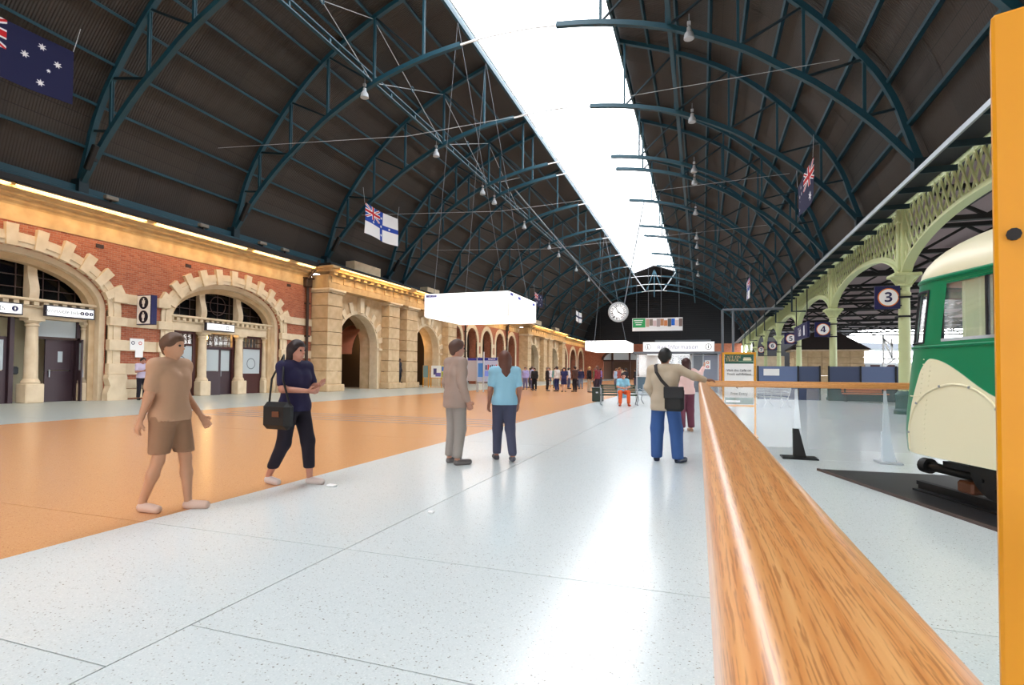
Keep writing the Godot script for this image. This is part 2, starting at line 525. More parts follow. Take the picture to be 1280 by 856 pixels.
func build_roof() -> void:
	var up := curve(UP_PTS, 30)
	var lo := curve(LO_PTS, 30)
	var cl := struct("ceiling", "dark corrugated arched roof lining on teal purlins")
	# lining sheets between the purlins: the nearest ones singly, the rest joined
	var strips := 10
	var pts := curve(UP_PTS, strips * 3)
	var zs := []
	var z := 2.9
	while z > ZEND + 0.1:
		zs.append(z)
		z -= 2.466
	for side in [-1.0, 1.0]:
		var far := mb()
		for i in zs.size():
			var z0: float = zs[i]
			var z1: float = maxf(z0 - 2.47, ZEND)
			for s in strips:
				var own := z0 < -5.0 and z0 > -39.0
				var b := mb() if own else far
				var lift := 0.03 if (i + s) % 2 else 0.012
				for k in 3:
					var a: Vector2 = pts[s * 3 + k]
					var c: Vector2 = pts[s * 3 + k + 1]
					var d := (c - a).normalized()
					var nn := Vector2(-d.y, d.x)
					if nn.y < 0.0 or nn.x < -0.99: nn = -nn
					if nn.dot(Vector2(a.x, a.y - 5.0)) < 0.0: nn = -nn
					a += nn * (0.24 + lift); c += nn * (0.24 + lift)
					if k == 0: a -= d * 0.05
					if k == 2: c += d * 0.05
					var A := Vector3(XC + side * a.x, a.y, z0 + 0.02)
					var B := Vector3(XC + side * a.x, a.y, z1 - 0.02)
					var C := Vector3(XC + side * c.x, c.y, z1 - 0.02)
					var D := Vector3(XC + side * c.x, c.y, z0 + 0.02)
					var dn := Vector3(-side * nn.x, -nn.y, 0)
					var l0 := float(s * 3 + k)
					for w in [[A, B, C], [A, C, D]]:
						var tt := []
						for p in w: tt.append(Vector2(p.z / 0.8, l0))
						var o := [0, 2, 1] if (w[1] - w[0]).cross(w[2] - w[0]).dot(dn) > 0.0 else [0, 1, 2]
						for e in o: b.put(w[e], dn, tt[e])
				if own: obj("roof_sheet", b, M.sheet if (i * 3 + s) % 4 else M.sheet2, cl)
		var fo := obj("far_roof_sheeting", far, M.sheet, cl)
		fo.set_meta("kind", "stuff")
		# outer deck above the lining
		var deck := mb()
		var dp := []
		for p in pts:
			var nn: Vector2 = (p - Vector2(0, 6.0)).normalized()
			dp.append(p + nn * 0.5)
		dp.push_front(Vector2(15.5, 7.9))
		for i in dp.size() - 1:
			var q := [Vector3(XC + side * dp[i].x, dp[i].y, ZTOP), Vector3(XC + side * dp[i + 1].x, dp[i + 1].y, ZTOP)]
			var e := Vector3(0, 0, ZEND - ZTOP)
			var upv := Vector3(side * 0.02, 0.14, 0)
			deck.quadd(q[0], q[1], q[1] + e, q[0] + e, Vector3(-side, -1, 0))
			deck.quadd(q[0] + upv, q[1] + upv, q[1] + e + upv, q[0] + e + upv, Vector3(side, 1, 0))
		obj("roof_deck", deck, M.dark, cl)
		# purlins
		for s in strips + 1:
			var p: Vector2 = pts[s * 3]
			var nn: Vector2 = (p - Vector2(0, 6.0)).normalized()
			var c := p + nn * 0.13
			var b := mb()
			b.box(Vector3(XC + side * c.x, c.y, (2.0 + ZEND) * 0.5), Vector3(0.1, 0.2, 2.0 - ZEND), Basis(Vector3(0, 0, 1), -side * atan2(nn.x, nn.y)))
			obj("purlin", b, M.teal, cl)
		# deep longitudinal tie along the lower chords, a small lattice of two flanges and posts
		var tie := mb()
		for dy in [0.0, 0.32]:
			tie.box(Vector3(XC + side * 6.75, 14.95 + dy, -55.0), Vector3(0.16, 0.06, 112.0))
		for k in 46: tie.box(Vector3(XC + side * 6.75, 15.1, -2.0 - k * 2.4), Vector3(0.06, 0.3, 0.1))
		obj("longitudinal_tie", tie, M.teal, cl)
		# eaves beam
		obj("eaves_beam", one(Vector3(XC + side * 15.1, 8.25, (ZTOP + ZEND) * 0.5), Vector3(0.3, 0.34, ZTOP - ZEND)), M.teal, cl)
		obj("eaves_panel", one(Vector3(XC + side * 15.5, 8.9, (ZTOP + ZEND) * 0.5), Vector3(0.14, 2.4, ZTOP - ZEND)), M.dark, cl)
	# skylight
	var sk := struct("window_1", "long glazed ridge skylight")
	var pane := mb()
	var slope := Vector2(3.75, -1.3)
	var pl := slope.length()
	pane.box(Vector3.ZERO, Vector3(pl, 0.012, 2.45))
	var pmesh := pane.mesh()
	for side in [-1.0, 1.0]:
		var bs := Basis(Vector3(0, 0, 1), -side * atan2(1.3, 3.75))
		var zz := ZTOP - 1.3
		while zz > -99.5:
			put("pane", pmesh, M.glass, sk, Vector3(XC + side * 1.875, 19.85, zz), bs)
			zz -= 2.46
		obj("skylight_kerb", one(Vector3(XC + side * 3.72, 19.2, (ZTOP - 100.0) * 0.5), Vector3(0.14, 0.4, ZTOP + 100.0)), M.teal, sk)
	obj("ridge_bar", one(Vector3(XC, 20.5, (ZTOP - 100.0) * 0.5), Vector3(0.05, 0.05, ZTOP + 100.0)), M.white, sk)
	# roof closed beyond the skylight
	var cap := mb()
	for side in [-1.0, 1.0]:
		cap.box(Vector3(XC + side * 1.9, 19.85, -106.6), Vector3(pl + 0.2, 0.15, 13.4), Basis(Vector3(0, 0, 1), -side * atan2(1.3, 3.75)))
	obj("ridge_capping", cap, M.dark, cl)
	# trusses
	var full_up := []
	var full_lo := []
	var half_lo := []
	for i in up.size(): full_up.append(up[i])
	for i in lo.size():
		if lo[i].x > 2.2: half_lo.append(lo[i])
		else: full_lo.append(lo[i])
	half_lo.append(Vector2(2.2, at_x(lo, 2.2)))
	full_lo.push_front(Vector2(2.2, at_x(lo, 2.2)))
	var n0 := full_lo.size()
	for i in n0 - 1: full_lo.append(Vector2(-full_lo[n0 - 2 - i].x, full_lo[n0 - 2 - i].y))
	var mir := func(a: Array) -> Array:
		var r := []
		for p in a: r.append(Vector2(-p.x, p.y))
		return r
	var um := [sweep(full_up, 0.2, 0.2).mesh(), sweep(mir.call(full_up), 0.2, 0.2).mesh()]
	var lm := [sweep(half_lo, 0.2, 0.2).mesh(), sweep(mir.call(half_lo), 0.2, 0.2).mesh()]
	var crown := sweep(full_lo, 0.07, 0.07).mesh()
	var posts := [14.35, 13.35, 11.45, 9.25, 6.65, 4.05]
	var ord := ["nearest the camera", "second nearest", "third nearest", "fourth nearest", "fifth nearest, first of a close pair", "sixth nearest, second of a close pair", "seventh nearest", "eighth nearest", "ninth nearest", "tenth nearest", "eleventh nearest", "twelfth nearest", "thirteenth nearest", "farthest, at the end of the skylight"]
	var pm := []
	for side in [-1.0, 1.0]:
		for i in posts.size():
			var x: float = posts[i]
			var b := mb()
			var yu := at_x(up, x)
			var yl := at_x(lo, x)
			if x < 14.0:
				b.box(Vector3(side * x, (yu + yl) * 0.5, -0.045), Vector3(0.1, yu - yl, 0.03))
				b.box(Vector3(side * x, (yu + yl) * 0.5, 0.045), Vector3(0.1, yu - yl, 0.03))
				b.box(Vector3(side * x, (yu + yl) * 0.5, 0), Vector3(0.03, yu - yl, 0.09))
				pm.append(["truss_post", b.mesh(), M.teal])
			if i < posts.size() - 1:
				var x2: float = posts[i + 1]
				var d := mb()
				d.bar(Vector3(side * x, yu, 0), Vector3(side * x2, at_x(lo, x2), 0), 0.08, 0.08)
				pm.append(["truss_diagonal", d.mesh(), M.teal_dark])
	var sm := one(Vector3.ZERO, Vector3(0.5, 0.6, 0.36)).mesh()
	for i in TRUSS_Z.size():
		var t := thing("roof_truss", "teal arched steel roof truss, " + ord[i], "truss", Vector3(XC, 0, TRUSS_Z[i]), 0.0, "arched roof trusses")
		for e in 2:
			put("upper_chord", um[e], M.teal, t)
			put("lower_chord", lm[e], M.teal, t)
			put("truss_shoe", sm, M.teal_dark, t, Vector3(15.0 if e == 0 else -15.0, 8.35, 0))
		put("glare_white_crown", crown, M.white, t)  # crown painted white and slimmer to stand for the skylight's glare
		for p in pm: put(p[0], p[1], p[2], t)
	# end frame: extra fan of struts in the last truss
	var et := get_child(get_child_count() - 1)
	for s in [[-3.7, 19.2, -1.5, 15.95], [3.7, 19.2, 1.5, 15.95], [0, 19.7, 0, 14.9], [0, 19.7, -1.4, 15.95], [0, 19.7, 1.4, 15.95]]:
		var b := mb()
		b.bar(Vector3(s[0], s[1], 0.1), Vector3(s[2], s[3], 0.1), 0.16, 0.16)
		obj("fan_strut", b, M.greylight if s[0] != 0 else M.teal, et)
	var wf := struct("wall_front", "end wall of the concourse behind the viewer with an added daylight opening")
	obj("wall_face", one(Vector3(XC, 12.9, ZTOP + 0.2), Vector3(32, 16.2, 0.4)), M.stone, wf)
	for x in [-22.2, -15.0, -8.0, -1.0, 6.3]: obj("added_opening_pier", one(Vector3(x, 2.4, ZTOP + 0.2), Vector3(1.8, 4.8, 0.6)), M.stone, wf)  # glazed opening added behind the camera to light camera-facing surfaces
	for x in [-18.6, -11.5, -4.5, 2.65]: obj("added_opening_glass", one(Vector3(x, 2.4, ZTOP + 0.2), Vector3(5.3, 4.8, 0.02)), M.glass, wf)

# ---------------------------------------------------------------- left wall
func wall_poly(z0: float, z1: float, top: float, arches: Array) -> PackedVector2Array:
	# outline in (z, y); arches: [centre, half width, springing, rise], from z0 (near) to z1 (far)
	var p := PackedVector2Array([Vector2(z0, top), Vector2(z0, 0)])
	for a in arches:
		p.push_back(Vector2(a[0] + a[1], 0))
		for q in ell(a[0], a[2], a[1], a[3], 28): p.push_back(q)
		p.push_back(Vector2(a[0] - a[1], 0))
	p.push_back(Vector2(z1, 0)); p.push_back(Vector2(z1, top))
	return p
func zprism(poly: PackedVector2Array, x0: float, x1: float) -> MB:
	var b := mb()
	b.prism(poly, Vector3(x0, 0, 0), Vector3(0, 0, 1), Vector3.UP, Vector3(x1 - x0, 0, 0))
	return b
func arch_band(c: float, y0: float, a: float, b: float, a2: float, b2: float) -> PackedVector2Array:
	var p := PackedVector2Array([Vector2(c + a2, 0)])
	for q in ell(c, y0, a2, b2, 32): p.push_back(q)
	p.push_back(Vector2(c - a2, 0)); p.push_back(Vector2(c - a, 0))
	for q in ell(c, y0, a, b, 32, PI, 0.0): p.push_back(q)
	p.push_back(Vector2(c + a, 0))
	return p
func voussoir(c: float, y0: float, a: float, b: float, t: float, dt: float, w0: float, w1: float, x0: float, x1: float) -> MB:
	# wedge block on an arch at angle t
	var q := PackedVector2Array()
	var mid := Vector2(c + a * cos(t), y0 + b * sin(t))
	var nrm := Vector2(cos(t) / a, sin(t) / b).normalized()
	var tan_ := Vector2(-nrm.y, nrm.x)
	q.push_back(mid + nrm * w0 - tan_ * dt * 0.85); q.push_back(mid + nrm * w1 - tan_ * dt)
	q.push_back(mid + nrm * w1 + tan_ * dt); q.push_back(mid + nrm * w0 + tan_ * dt * 0.85)
	return zprism(q, x0, x1)
func column(parent: Node, at: Vector3, h: float, r: float) -> void:
	var b := mb()
	b.bbox(at + Vector3(0, 0.36, 0), Vector3(r * 2.9, 0.72, r * 2.9), 0.03)
	obj("column_pedestal", b, M.stone_pale, parent)
	var l := mb()
	l.lathe(at, [Vector2(r * 1.35, 0.72), Vector2(r * 1.4, 0.78), Vector2(r * 1.2, 0.86), Vector2(r * 1.05, 0.9), Vector2(r, 1.1), Vector2(r * 1.0, 1.7), Vector2(r * 0.86, h - 0.3), Vector2(r * 1.02, h - 0.28), Vector2(r * 1.02, h - 0.22), Vector2(r * 0.88, h - 0.2), Vector2(r * 1.2, h - 0.09)], 18)
	obj("column_shaft", l, M.stone_pale, parent)
	obj("column_capital", one(at + Vector3(0, h - 0.045, 0), Vector3(r * 2.6, 0.09, r * 2.6)), M.stone_pale, parent)
func big_arch(wall: Node, c: float, idx: int) -> void:
	var y0 := 3.7
	var a := 3.45
	var bb := 1.95
	obj("arch_moulding", zprism(arch_band(c, y0, a, bb, a + 0.5, bb + 0.48), XL - 0.1, XL + 0.07), M.stone_pale, wall)
	obj("arch_moulding", zprism(arch_band(c, y0, a + 0.17, bb + 0.16, a + 0.33, bb + 0.31), XL, XL + 0.11), M.stone_pale, wall)
	obj("arch_moulding", zprism(arch_band(c, y0, a - 0.22, bb - 0.22, a, bb), XL - 0.5, XL - 0.16), M.stone_pale, wall)
	obj("arch_moulding", zprism(arch_band(c, y0, a - 0.45, bb - 0.45, a - 0.2, bb - 0.2), XL - 0.8, XL - 0.42), M.stone, wall)
	for k in 11:
		var t := PI * (0.095 + 0.81 * k / 10.0)
		obj("voussoir", voussoir(c, y0, a, bb, t, 0.19, -0.03, 0.74, XL - 0.05, XL + 0.17), M.stone_pale, wall)
	# jamb blocks and banding of the piers
	for s in [-1.0, 1.0]:
		for y in [[4.04, 4.46], [3.08, 3.45], [2.05, 2.5], [1.06, 1.52]]:
			obj("jamb_block", one(Vector3(XL + 0.06, (y[0] + y[1]) * 0.5, c + s * (a + (0.34 if y[0] < 4.0 else 0.42))), Vector3(0.24, y[1] - y[0], 0.72 if y[0] < 4.0 else 0.6), 0.02), M.stone_pale, wall)
		var ped := PackedVector2Array([Vector2(-0.42, 0), Vector2(0.42, 0), Vector2(0.42, 0.3), Vector2(0.30, 0.62), Vector2(0.40, 0.9), Vector2(0.36, 1.06), Vector2(-0.36, 1.06), Vector2(-0.40, 0.9), Vector2(-0.30, 0.62), Vector2(-0.42, 0.3)])
		var pb := mb()
		pb.prism(ped, Vector3(XL - 0.05, 0, c + s * (a + 0.3)), Vector3(0, 0, 1), Vector3.UP, Vector3(0.32, 0, 0))
		obj("jamb_pedestal", pb, M.stone_pale, wall)
	# recessed screen: columns, transom and lights
	var xs := XL - 0.75
	for s in [-1.15, 1.15]:
		column(wall, Vector3(xs + 0.1, 0, c + s), 3.15, 0.21)
		var wavy := PackedVector2Array()
		for k in 13:
			var t := k / 12.0
			wavy.push_back(Vector2(0.2 + 0.09 * sin(t * TAU * 0.9 + 0.5), 3.88 + t * (1.52)))
		wavy.push_back(Vector2(-0.1, 5.4)); wavy.push_back(Vector2(-0.1, 3.88))
		var wb := mb()
		wb.prism(wavy, Vector3(xs - 0.1, 0, c + s - 0.16), Vector3(1, 0, 0), Vector3.UP, Vector3(0, 0, 0.32))
		obj("scroll_mullion", wb, M.stone_pale, wall)
	for s in [-3.1, 3.1]: column(wall, Vector3(xs + 0.02, 0, c + s), 3.15, 0.19)
	var W := 6.5
	obj("transom_beam", one(Vector3(xs, 3.36, c), Vector3(0.42, 0.40, W)), M.stone_pale, wall)
	obj("transom_fillet", one(Vector3(xs + 0.03, 3.60, c), Vector3(0.48, 0.07, W)), M.stone_pale, wall)
	obj("transom_cornice", one(Vector3(xs + 0.12, 3.83, c), Vector3(0.62, 0.11, W), 0.03), M.stone_pale, wall)
	for k in 20:
		obj("dentil", one(Vector3(xs + 0.12, 3.705, c - W * 0.5 + 0.2 + k * 0.32), Vector3(0.48, 0.14, 0.17)), M.stone_pale, wall)
	# tympanum glazing in three lights
	var w := struct("window_%d" % (idx + 1), "dark leaded fanlight over the doors in " + ("the nearer" if idx == 1 else "the farther") + " big stone arch")
	obj("pane", zprism(arch_band_fill(c, 3.88, a - 0.2, y0, bb - 0.2), XL - 1.02, XL - 1.0), M.glass_dark, w)
	for zz in [-2.8, -2.2, -1.65, -0.75, 0.0, 0.75, 1.65, 2.2, 2.8]:
		var top: float = y0 + (bb - 0.25) * sqrt(1.0 - pow(zz / 3.25, 2))
		if top > 4.0: obj("glazing_bar", one(Vector3(XL - 0.98, (3.88 + top) * 0.5, c + zz), Vector3(0.04, top - 3.88, 0.035)), M.timber_dark, w)
	for yy in [4.3, 4.75]:
		var half: float = 3.25 * sqrt(1.0 - pow((yy - y0) / (bb - 0.25), 2))
		obj("glazing_bar", one(Vector3(XL - 0.97, yy, c), Vector3(0.04, 0.035, half * 2.0)), M.timber_dark, w)
	for s in [-1.0, 0.0, 1.0]:
		if idx == 2 and s == 0.0:
			obj("glazing_ring", ring(Vector3(XL - 0.97, 4.62, c), Vector3(1, 0, 0), 0.46, 0.5, 0.03), M.timber_dark, w)
func arch_band_fill(c: float, ybase: float, a: float, y0: float, b: float) -> PackedVector2Array:
	var p := PackedVector2Array([Vector2(c + a, minf(ybase, y0))])
	for q in ell(c, y0, a, b, 32): p.push_back(q)
	p.push_back(Vector2(c - a, minf(ybase, y0)))
	return p
func bay_window(n: int, z0: float, z1: float, label: String) -> void:   # z0 > z1
	var w := struct("window_%d" % n, label)
	var x := XL - 0.85
	var c := (z0 + z1) * 0.5
	var wd := z0 - z1
	for s in [-1.0, 1.0]: obj("window_jamb", one(Vector3(x, 1.58, c + s * (wd * 0.5 - 0.09)), Vector3(0.14, 3.16, 0.18)), M.maroon, w)
	obj("window_rail", one(Vector3(x, 2.5, c), Vector3(0.12, 0.09, wd - 0.36)), M.maroon, w)
	obj("window_rail", one(Vector3(x, 3.1, c), Vector3(0.12, 0.12, wd - 0.36)), M.maroon, w)
	obj("lower_panel", one(Vector3(x, 0.55, c), Vector3(0.1, 1.1, wd - 0.36)), M.maroon, w)
	obj("frosted_pane", one(Vector3(x, 1.78, c), Vector3(0.03, 1.36, wd - 0.36)), M.frost, w)
	obj("etched_roundel", ring(Vector3(x + 0.016, 1.65, c), Vector3(1, 0, 0), 0.26, 0.31, 0.004), M.grey, w)
	obj("upper_pane", one(Vector3(x, 2.8, c), Vector3(0.02, 0.5, wd - 0.36)), M.glass, w)
	for k in 4: obj("glazing_bar", one(Vector3(x, 2.8, z1 + 0.18 + (wd - 0.36) * (k + 1) / 5.0), Vector3(0.05, 0.5, 0.035)), M.timber_dark, w)
	obj("glazing_bar", one(Vector3(x, 2.8, c), Vector3(0.05, 0.035, wd - 0.36)), M.timber_dark, w)
func door_leaf(parent: Node, hinge: Vector3, wd: float, turn: float, glazed: bool) -> void:
	var d := Node3D.new()
	d.name = "door_leaf"
	parent.add_child(d, true)
	d.position = hinge
	d.rotation.y = turn
	obj("door_panel", one(Vector3(0, 0.6, wd * 0.5), Vector3(0.05, 1.2, wd)), M.door, d)
	for z in [0.05, wd - 0.05]: obj("stile", one(Vector3(0, 1.8, z), Vector3(0.055, 1.25, 0.1)), M.door, d)
	obj("top_rail", one(Vector3(0, 2.38, wd * 0.5), Vector3(0.055, 0.12, wd)), M.door, d)
	obj("door_glass", one(Vector3(0, 1.8, wd * 0.5), Vector3(0.02, 1.14, wd - 0.2)), M.frost if glazed else M.door, d)
	obj("door_handle", one(Vector3(0.06, 1.1, wd - 0.14), Vector3(0.04, 0.3, 0.04), 0.01), M.steel, d)
func portal(wall: Node, z: float, k: float) -> void:   # z: near edge; k: stretch along the wall
	var xp := XL + 1.25
	var xw := XL + 0.6
	var piers := [[0.0, 1.45], [7.0, 8.5], [9.6, 11.3], [17.0, 18.8]]
	var arches := [[1.45, 7.0], [11.3, 17.0]]
	for p in piers:
		var zc: float = z - k * (p[0] + p[1]) * 0.5
		var wd: float = k * (p[1] - p[0])
		for j in 7:   # coursed stone blocks
			obj("pier_block", one(Vector3((XL + xp) * 0.5, 0.45 + 0.815 * j + 0.4, zc), Vector3(xp - XL, 0.79, wd - (0.0 if j > 1 else -0.06)), 0.025), M.stone, wall)
		obj("pier_base", one(Vector3((XL + xp) * 0.5 + 0.08, 0.225, zc), Vector3(xp - XL + 0.16, 0.45, wd + 0.3), 0.05), M.stone, wall)
		obj("pier_capital", one(Vector3((XL + xp) * 0.5 + 0.04, 6.2, zc), Vector3(xp - XL + 0.08, 0.1, wd + 0.14)), M.stone_pale, wall)
		obj("pier_capital", one(Vector3((XL + xp) * 0.5 + 0.1, 6.32, zc), Vector3(xp - XL + 0.2, 0.16, wd + 0.28), 0.04), M.stone_pale, wall)
	for ar in arches:
		var c: float = z - k * (ar[0] + ar[1]) * 0.5 + k * 0.1
		var r: float = 2.4 * k
		var rise := 2.35
		obj("arch_wall", zprism(wall_poly(z - k * ar[0] + 0.02, z - k * ar[1] - 0.02, 6.4, [[c, r, 2.95, rise]]), XL - 0.9, xw), M.stone, wall)
		for i in 9:
			var t := PI * (0.07 + 0.86 * i / 8.0)
			var big := i == 4
			obj("keystone" if big else "voussoir", voussoir(c, 2.95, r, rise, t, 0.24 if big else 0.2, -0.02, 1.0 if big else (0.75 if i % 2 else 0.62), xw - 0.05, xw + (0.3 if big else 0.1)), M.stone_pale, wall)
		obj("arch_moulding", zprism(arch_band(c, 2.95, r - 0.12, rise - 0.12, r + 0.1, rise + 0.1), xw - 0.6, xw + 0.05), M.stone_pale, wall)
		for s in [-1.0, 1.0]: obj("impost", one(Vector3(xw - 0.1, 2.88, c + s * (r + 0.18)), Vector3(0.5, 0.16, 0.44)), M.stone_pale, wall)
	# niche between the middle piers
	obj("niche_wall", one(Vector3(XL + 0.2, 3.2, z - k * 9.05), Vector3(0.5, 6.4, k * 1.14)), M.stone, wall)
	obj("niche_ledge", one(Vector3(XL + 0.75, 0.2, z - k * 9.05), Vector3(1.1, 0.4, k * 1.2), 0.03), M.stone, wall)
	obj("niche_relief", one(Vector3(XL + 0.49, 4.6, z - k * 9.05), Vector3(0.1, 1.5, k * 0.5), 0.03), M.stone_gold, wall)
	# entablature
	var L := 18.8 * k
	var zc := z - L * 0.5
	obj("architrave", one(Vector3((XL + xp) * 0.5 + 0.02, 6.58, zc), Vector3(xp - XL + 0.06, 0.36, L)), M.stone_gold, wall)
	obj("frieze", one(Vector3((XL + xp) * 0.5, 7.0, zc), Vector3(xp - XL, 0.5, L)), M.stone_gold, wall)
	for i in int(L / 0.8):
		obj("dentil", one(Vector3(xp + 0.14, 7.33, z - 0.3 - i * 0.8), Vector3(0.34, 0.18, 0.36)), M.stone_gold, wall)
	for i in int(L / 1.2):
		obj("frieze_panel", one(Vector3(xp + 0.02, 7.0, z - 0.7 - i * 1.2), Vector3(0.06, 0.4, 0.85)), M.stone_gold, wall)
	obj("cornice", one(Vector3((XL + xp) * 0.5 + 0.2, 7.5, zc), Vector3(xp - XL + 0.4, 0.16, L + 0.5)), M.stone_gold, wall)
	obj("cornice_lip", one(Vector3((XL + xp) * 0.5 + 0.32, 7.66, zc), Vector3(xp - XL + 0.64, 0.16, L + 0.8), 0.04), M.stone_gold, wall)
	obj("parapet_capping", one(Vector3((XL + xp) * 0.5 + 0.2, 7.81, zc), Vector3(xp - XL + 0.5, 0.14, L + 0.7)), M.dark, wall)
	obj("parapet_block", one(Vector3(XL + 0.9, 8.25, z - k * 4.2), Vector3(0.7, 0.72, k * 3.1)), M.stone_pale, wall)
	obj("parapet_block", one(Vector3(XL + 0.9, 8.15, z - k * 14.0), Vector3(0.7, 0.5, k * 2.2)), M.stone_pale, wall)
func tube_light(at: Vector3, length: float, label: String) -> void:
	var t := thing("tube_light", label, "light", at, 0.0, "tube lights along the cornice")
	var b := mb()
	b.tube([Vector3(0, 0, length * 0.5), Vector3(0, 0, -length * 0.5)], 0.025, 8)
	obj("glowing_tube", b, M.tube, t)
	obj("batten", one(Vector3(0.02, 0.06, 0), Vector3(0.09, 0.05, length)), M.dark, t)
	var l := AreaLight3D.new()
	l.name = "tube_glow"
	l.area_size = Vector2(0.05, length)
	l.light_energy = TUBE * length
	l.light_color = Color(1.0, 0.80, 0.50)
	l.shadow_enabled = true
	l.area_range = 60.0
	t.add_child(l)
	# face down and towards the wall
	var zdir := Vector3(0.62, 0.78, 0)      # light shines along -z of its basis
	l.transform = Transform3D(Basis(Vector3(0, 0, 1).cross(zdir).normalized(), Vector3(0, 0, 1), zdir), Vector3(-0.03, -0.03, 0))
const TUBE := 0.6
func build_left_wall() -> void:
	var w := struct("wall_left", "brick and sandstone arcade wall of the concourse")
	# near brick wall with two great arches
	obj("brickwork", zprism(wall_poly(ZTOP, -28.1, 6.5, [[-12.3, 3.45, 3.7, 1.95], [-22.0, 3.45, 3.7, 1.95]]), XL - 0.4, XL), M.brick, w)
	big_arch(w, -12.3, 1)
	big_arch(w, -22.0, 2)
	# stone bands on the piers
	for y in [[4.04, 4.46], [3.08, 3.45], [2.05, 2.5], [1.06, 1.52]]:
		for zz in [[-16.2, -18.1], [-25.95, -28.1], [ZTOP, -8.4]]:
			obj("stone_band", one(Vector3(XL, (y[0] + y[1]) * 0.5, (zz[0] + zz[1]) * 0.5), Vector3(0.12, y[1] - y[0], zz[0] - zz[1])), M.stone_pale, w)
	for zz in [[-16.4, -17.9], [-26.2, -28.1]]:
		for j in 2:
			obj("plinth_block", one(Vector3(XL + 0.03, 0.26 + j * 0.4, (zz[0] + zz[1]) * 0.5), Vector3(0.16, 0.38, zz[0] - zz[1]), 0.02), M.stone_pale, w)
	for p in [[6.25, -15.35], [6.2, -19.4], [6.3, -26.1]]:
		obj("air_vent", one(Vector3(XL + 0.005, p[0], p[1]), Vector3(0.03, 0.15, 0.3)), M.timber_dark, w)
	# arcade of tall narrow arches
	var ac := [-49.3, -53.4, -57.65, -61.9, -66.15]
	var al := []
	for c in ac: al.append([c, 1.38, 4.55, 1.4])
	obj("brickwork", zprism(wall_poly(-46.9, -69.2, 6.5, al), XL - 0.9, XL), M.brick, w)
	for c in ac:
		obj("arch_moulding", zprism(arch_band(c, 4.55, 1.38, 1.4, 1.86, 1.9), XL - 0.12, XL + 0.05), M.stone_pale, w)
	for y in [[4.1, 4.5], [2.9, 3.3], [1.9, 2.25], [0.0, 0.9]]:
		for i in ac.size() - 1:
			obj("stone_band", one(Vector3(XL - 0.02, (y[0] + y[1]) * 0.5, (ac[i] + ac[i + 1]) * 0.5), Vector3(0.1, y[1] - y[0], 0.7)), M.stone_pale, w)
	var fc := [-94.2, -101.5, -108.5]
	var fa := []
	for c in fc: fa.append([c, 2.4, 3.6, 2.1])
	obj("brickwork", zprism(wall_poly(-90.3, ZEND, 6.5, fa), XL - 0.9, XL), M.brick, w)
	for c in fc: obj("arch_moulding", zprism(arch_band(c, 3.6, 2.4, 2.1, 3.0, 2.7), XL - 0.1, XL + 0.08), M.stone_pale, w)
	portal(w, -28.1, 1.0)
	portal(w, -69.2, 1.12)
	# frieze, cove and cornice above the brick
	for seg in [[ZTOP, -28.0], [-47.0, -69.1], [-90.4, ZEND]]:
		var zl: float = seg[0] - seg[1]
		var zc: float = (seg[0] + seg[1]) * 0.5
		obj("frieze", one(Vector3(XL - 0.2, 6.78, zc), Vector3(0.46, 0.58, zl)), M.stone_gold, w)
		var prof := PackedVector2Array([Vector2(-0.4, 7.05), Vector2(0.03, 7.05), Vector2(0.06, 7.12), Vector2(0.14, 7.2), Vector2(0.16, 7.3), Vector2(0.34, 7.36), Vector2(0.36, 7.44), Vector2(0.62, 7.52), Vector2(0.66, 7.68), Vector2(-0.4, 7.68)])
		var cb := mb()
		cb.prism(prof, Vector3(XL, 0, seg[1]), Vector3(1, 0, 0), Vector3.UP, Vector3(0, 0, zl))
		obj("cornice", cb, M.stone_gold, w)
		obj("gutter", one(Vector3(XL + 0.42, 7.80, zc), Vector3(0.75, 0.2, zl)), M.dark, w)
		var pb := mb()
		pb.tube([Vector3(XL + 0.5, 8.0, seg[0]), Vector3(XL + 0.5, 8.0, seg[1])], 0.07, 8)
		obj("gutter_pipe", pb, M.teal, w)
	# upstand between cornice and roof
	obj("upstand", one(Vector3(XL - 0.3, 7.9, (ZTOP + ZEND) * 0.5), Vector3(0.5, 0.6, ZTOP - ZEND)), M.dark, w)
	# rooms behind the arches
	obj("back_room_wall", one(Vector3(-27.4, 3.4, (ZTOP + ZEND) * 0.5), Vector3(0.2, 6.8, ZTOP - ZEND)), M.room, w)
	obj("back_room_ceiling", one(Vector3(-25.4, 6.6, (ZTOP + ZEND) * 0.5), Vector3(4.1, 0.2, ZTOP - ZEND)), M.room, w)
	for zz in [ZTOP, -8.0, -17.2, -28.3, -37.2, -47.2, -69.0, -90.6, ZEND]:
		obj("partition", one(Vector3(-25.6, 3.3, zz), Vector3(3.6, 6.6, 0.25)), M.room, w)
	# doors and windows under the near arch
	var d1 := struct("door_1", "dark open doors to the accessible toilet under the nearer arch")
	obj("door_frame", one(Vector3(XL - 0.85, 1.58, -13.65), Vector3(0.16, 3.16, 0.12)), M.door, d1)
	obj("door_frame", one(Vector3(XL - 0.85, 1.58, -15.15), Vector3(0.16, 3.16, 0.12)), M.door, d1)
	obj("door_head", one(Vector3(XL - 0.85, 2.46, -14.4), Vector3(0.16, 0.1, 1.6)), M.timber_dark, d1)
	obj("door_fascia", one(Vector3(XL - 0.88, 2.83, -14.4), Vector3(0.06, 0.64, 1.5)), M.frost, d1)
	door_leaf(d1, Vector3(XL - 0.9, 0, -15.05), 1.05, 0.06, false)
	obj("door_notice", one(Vector3(XL - 0.86, 1.75, -14.55), Vector3(0.01, 0.42, 0.18)), M.frost, d1)
	obj("inner_wall", one(Vector3(XL - 1.9, 1.6, -14.2), Vector3(0.1, 3.2, 2.6)), M.cream, d1)
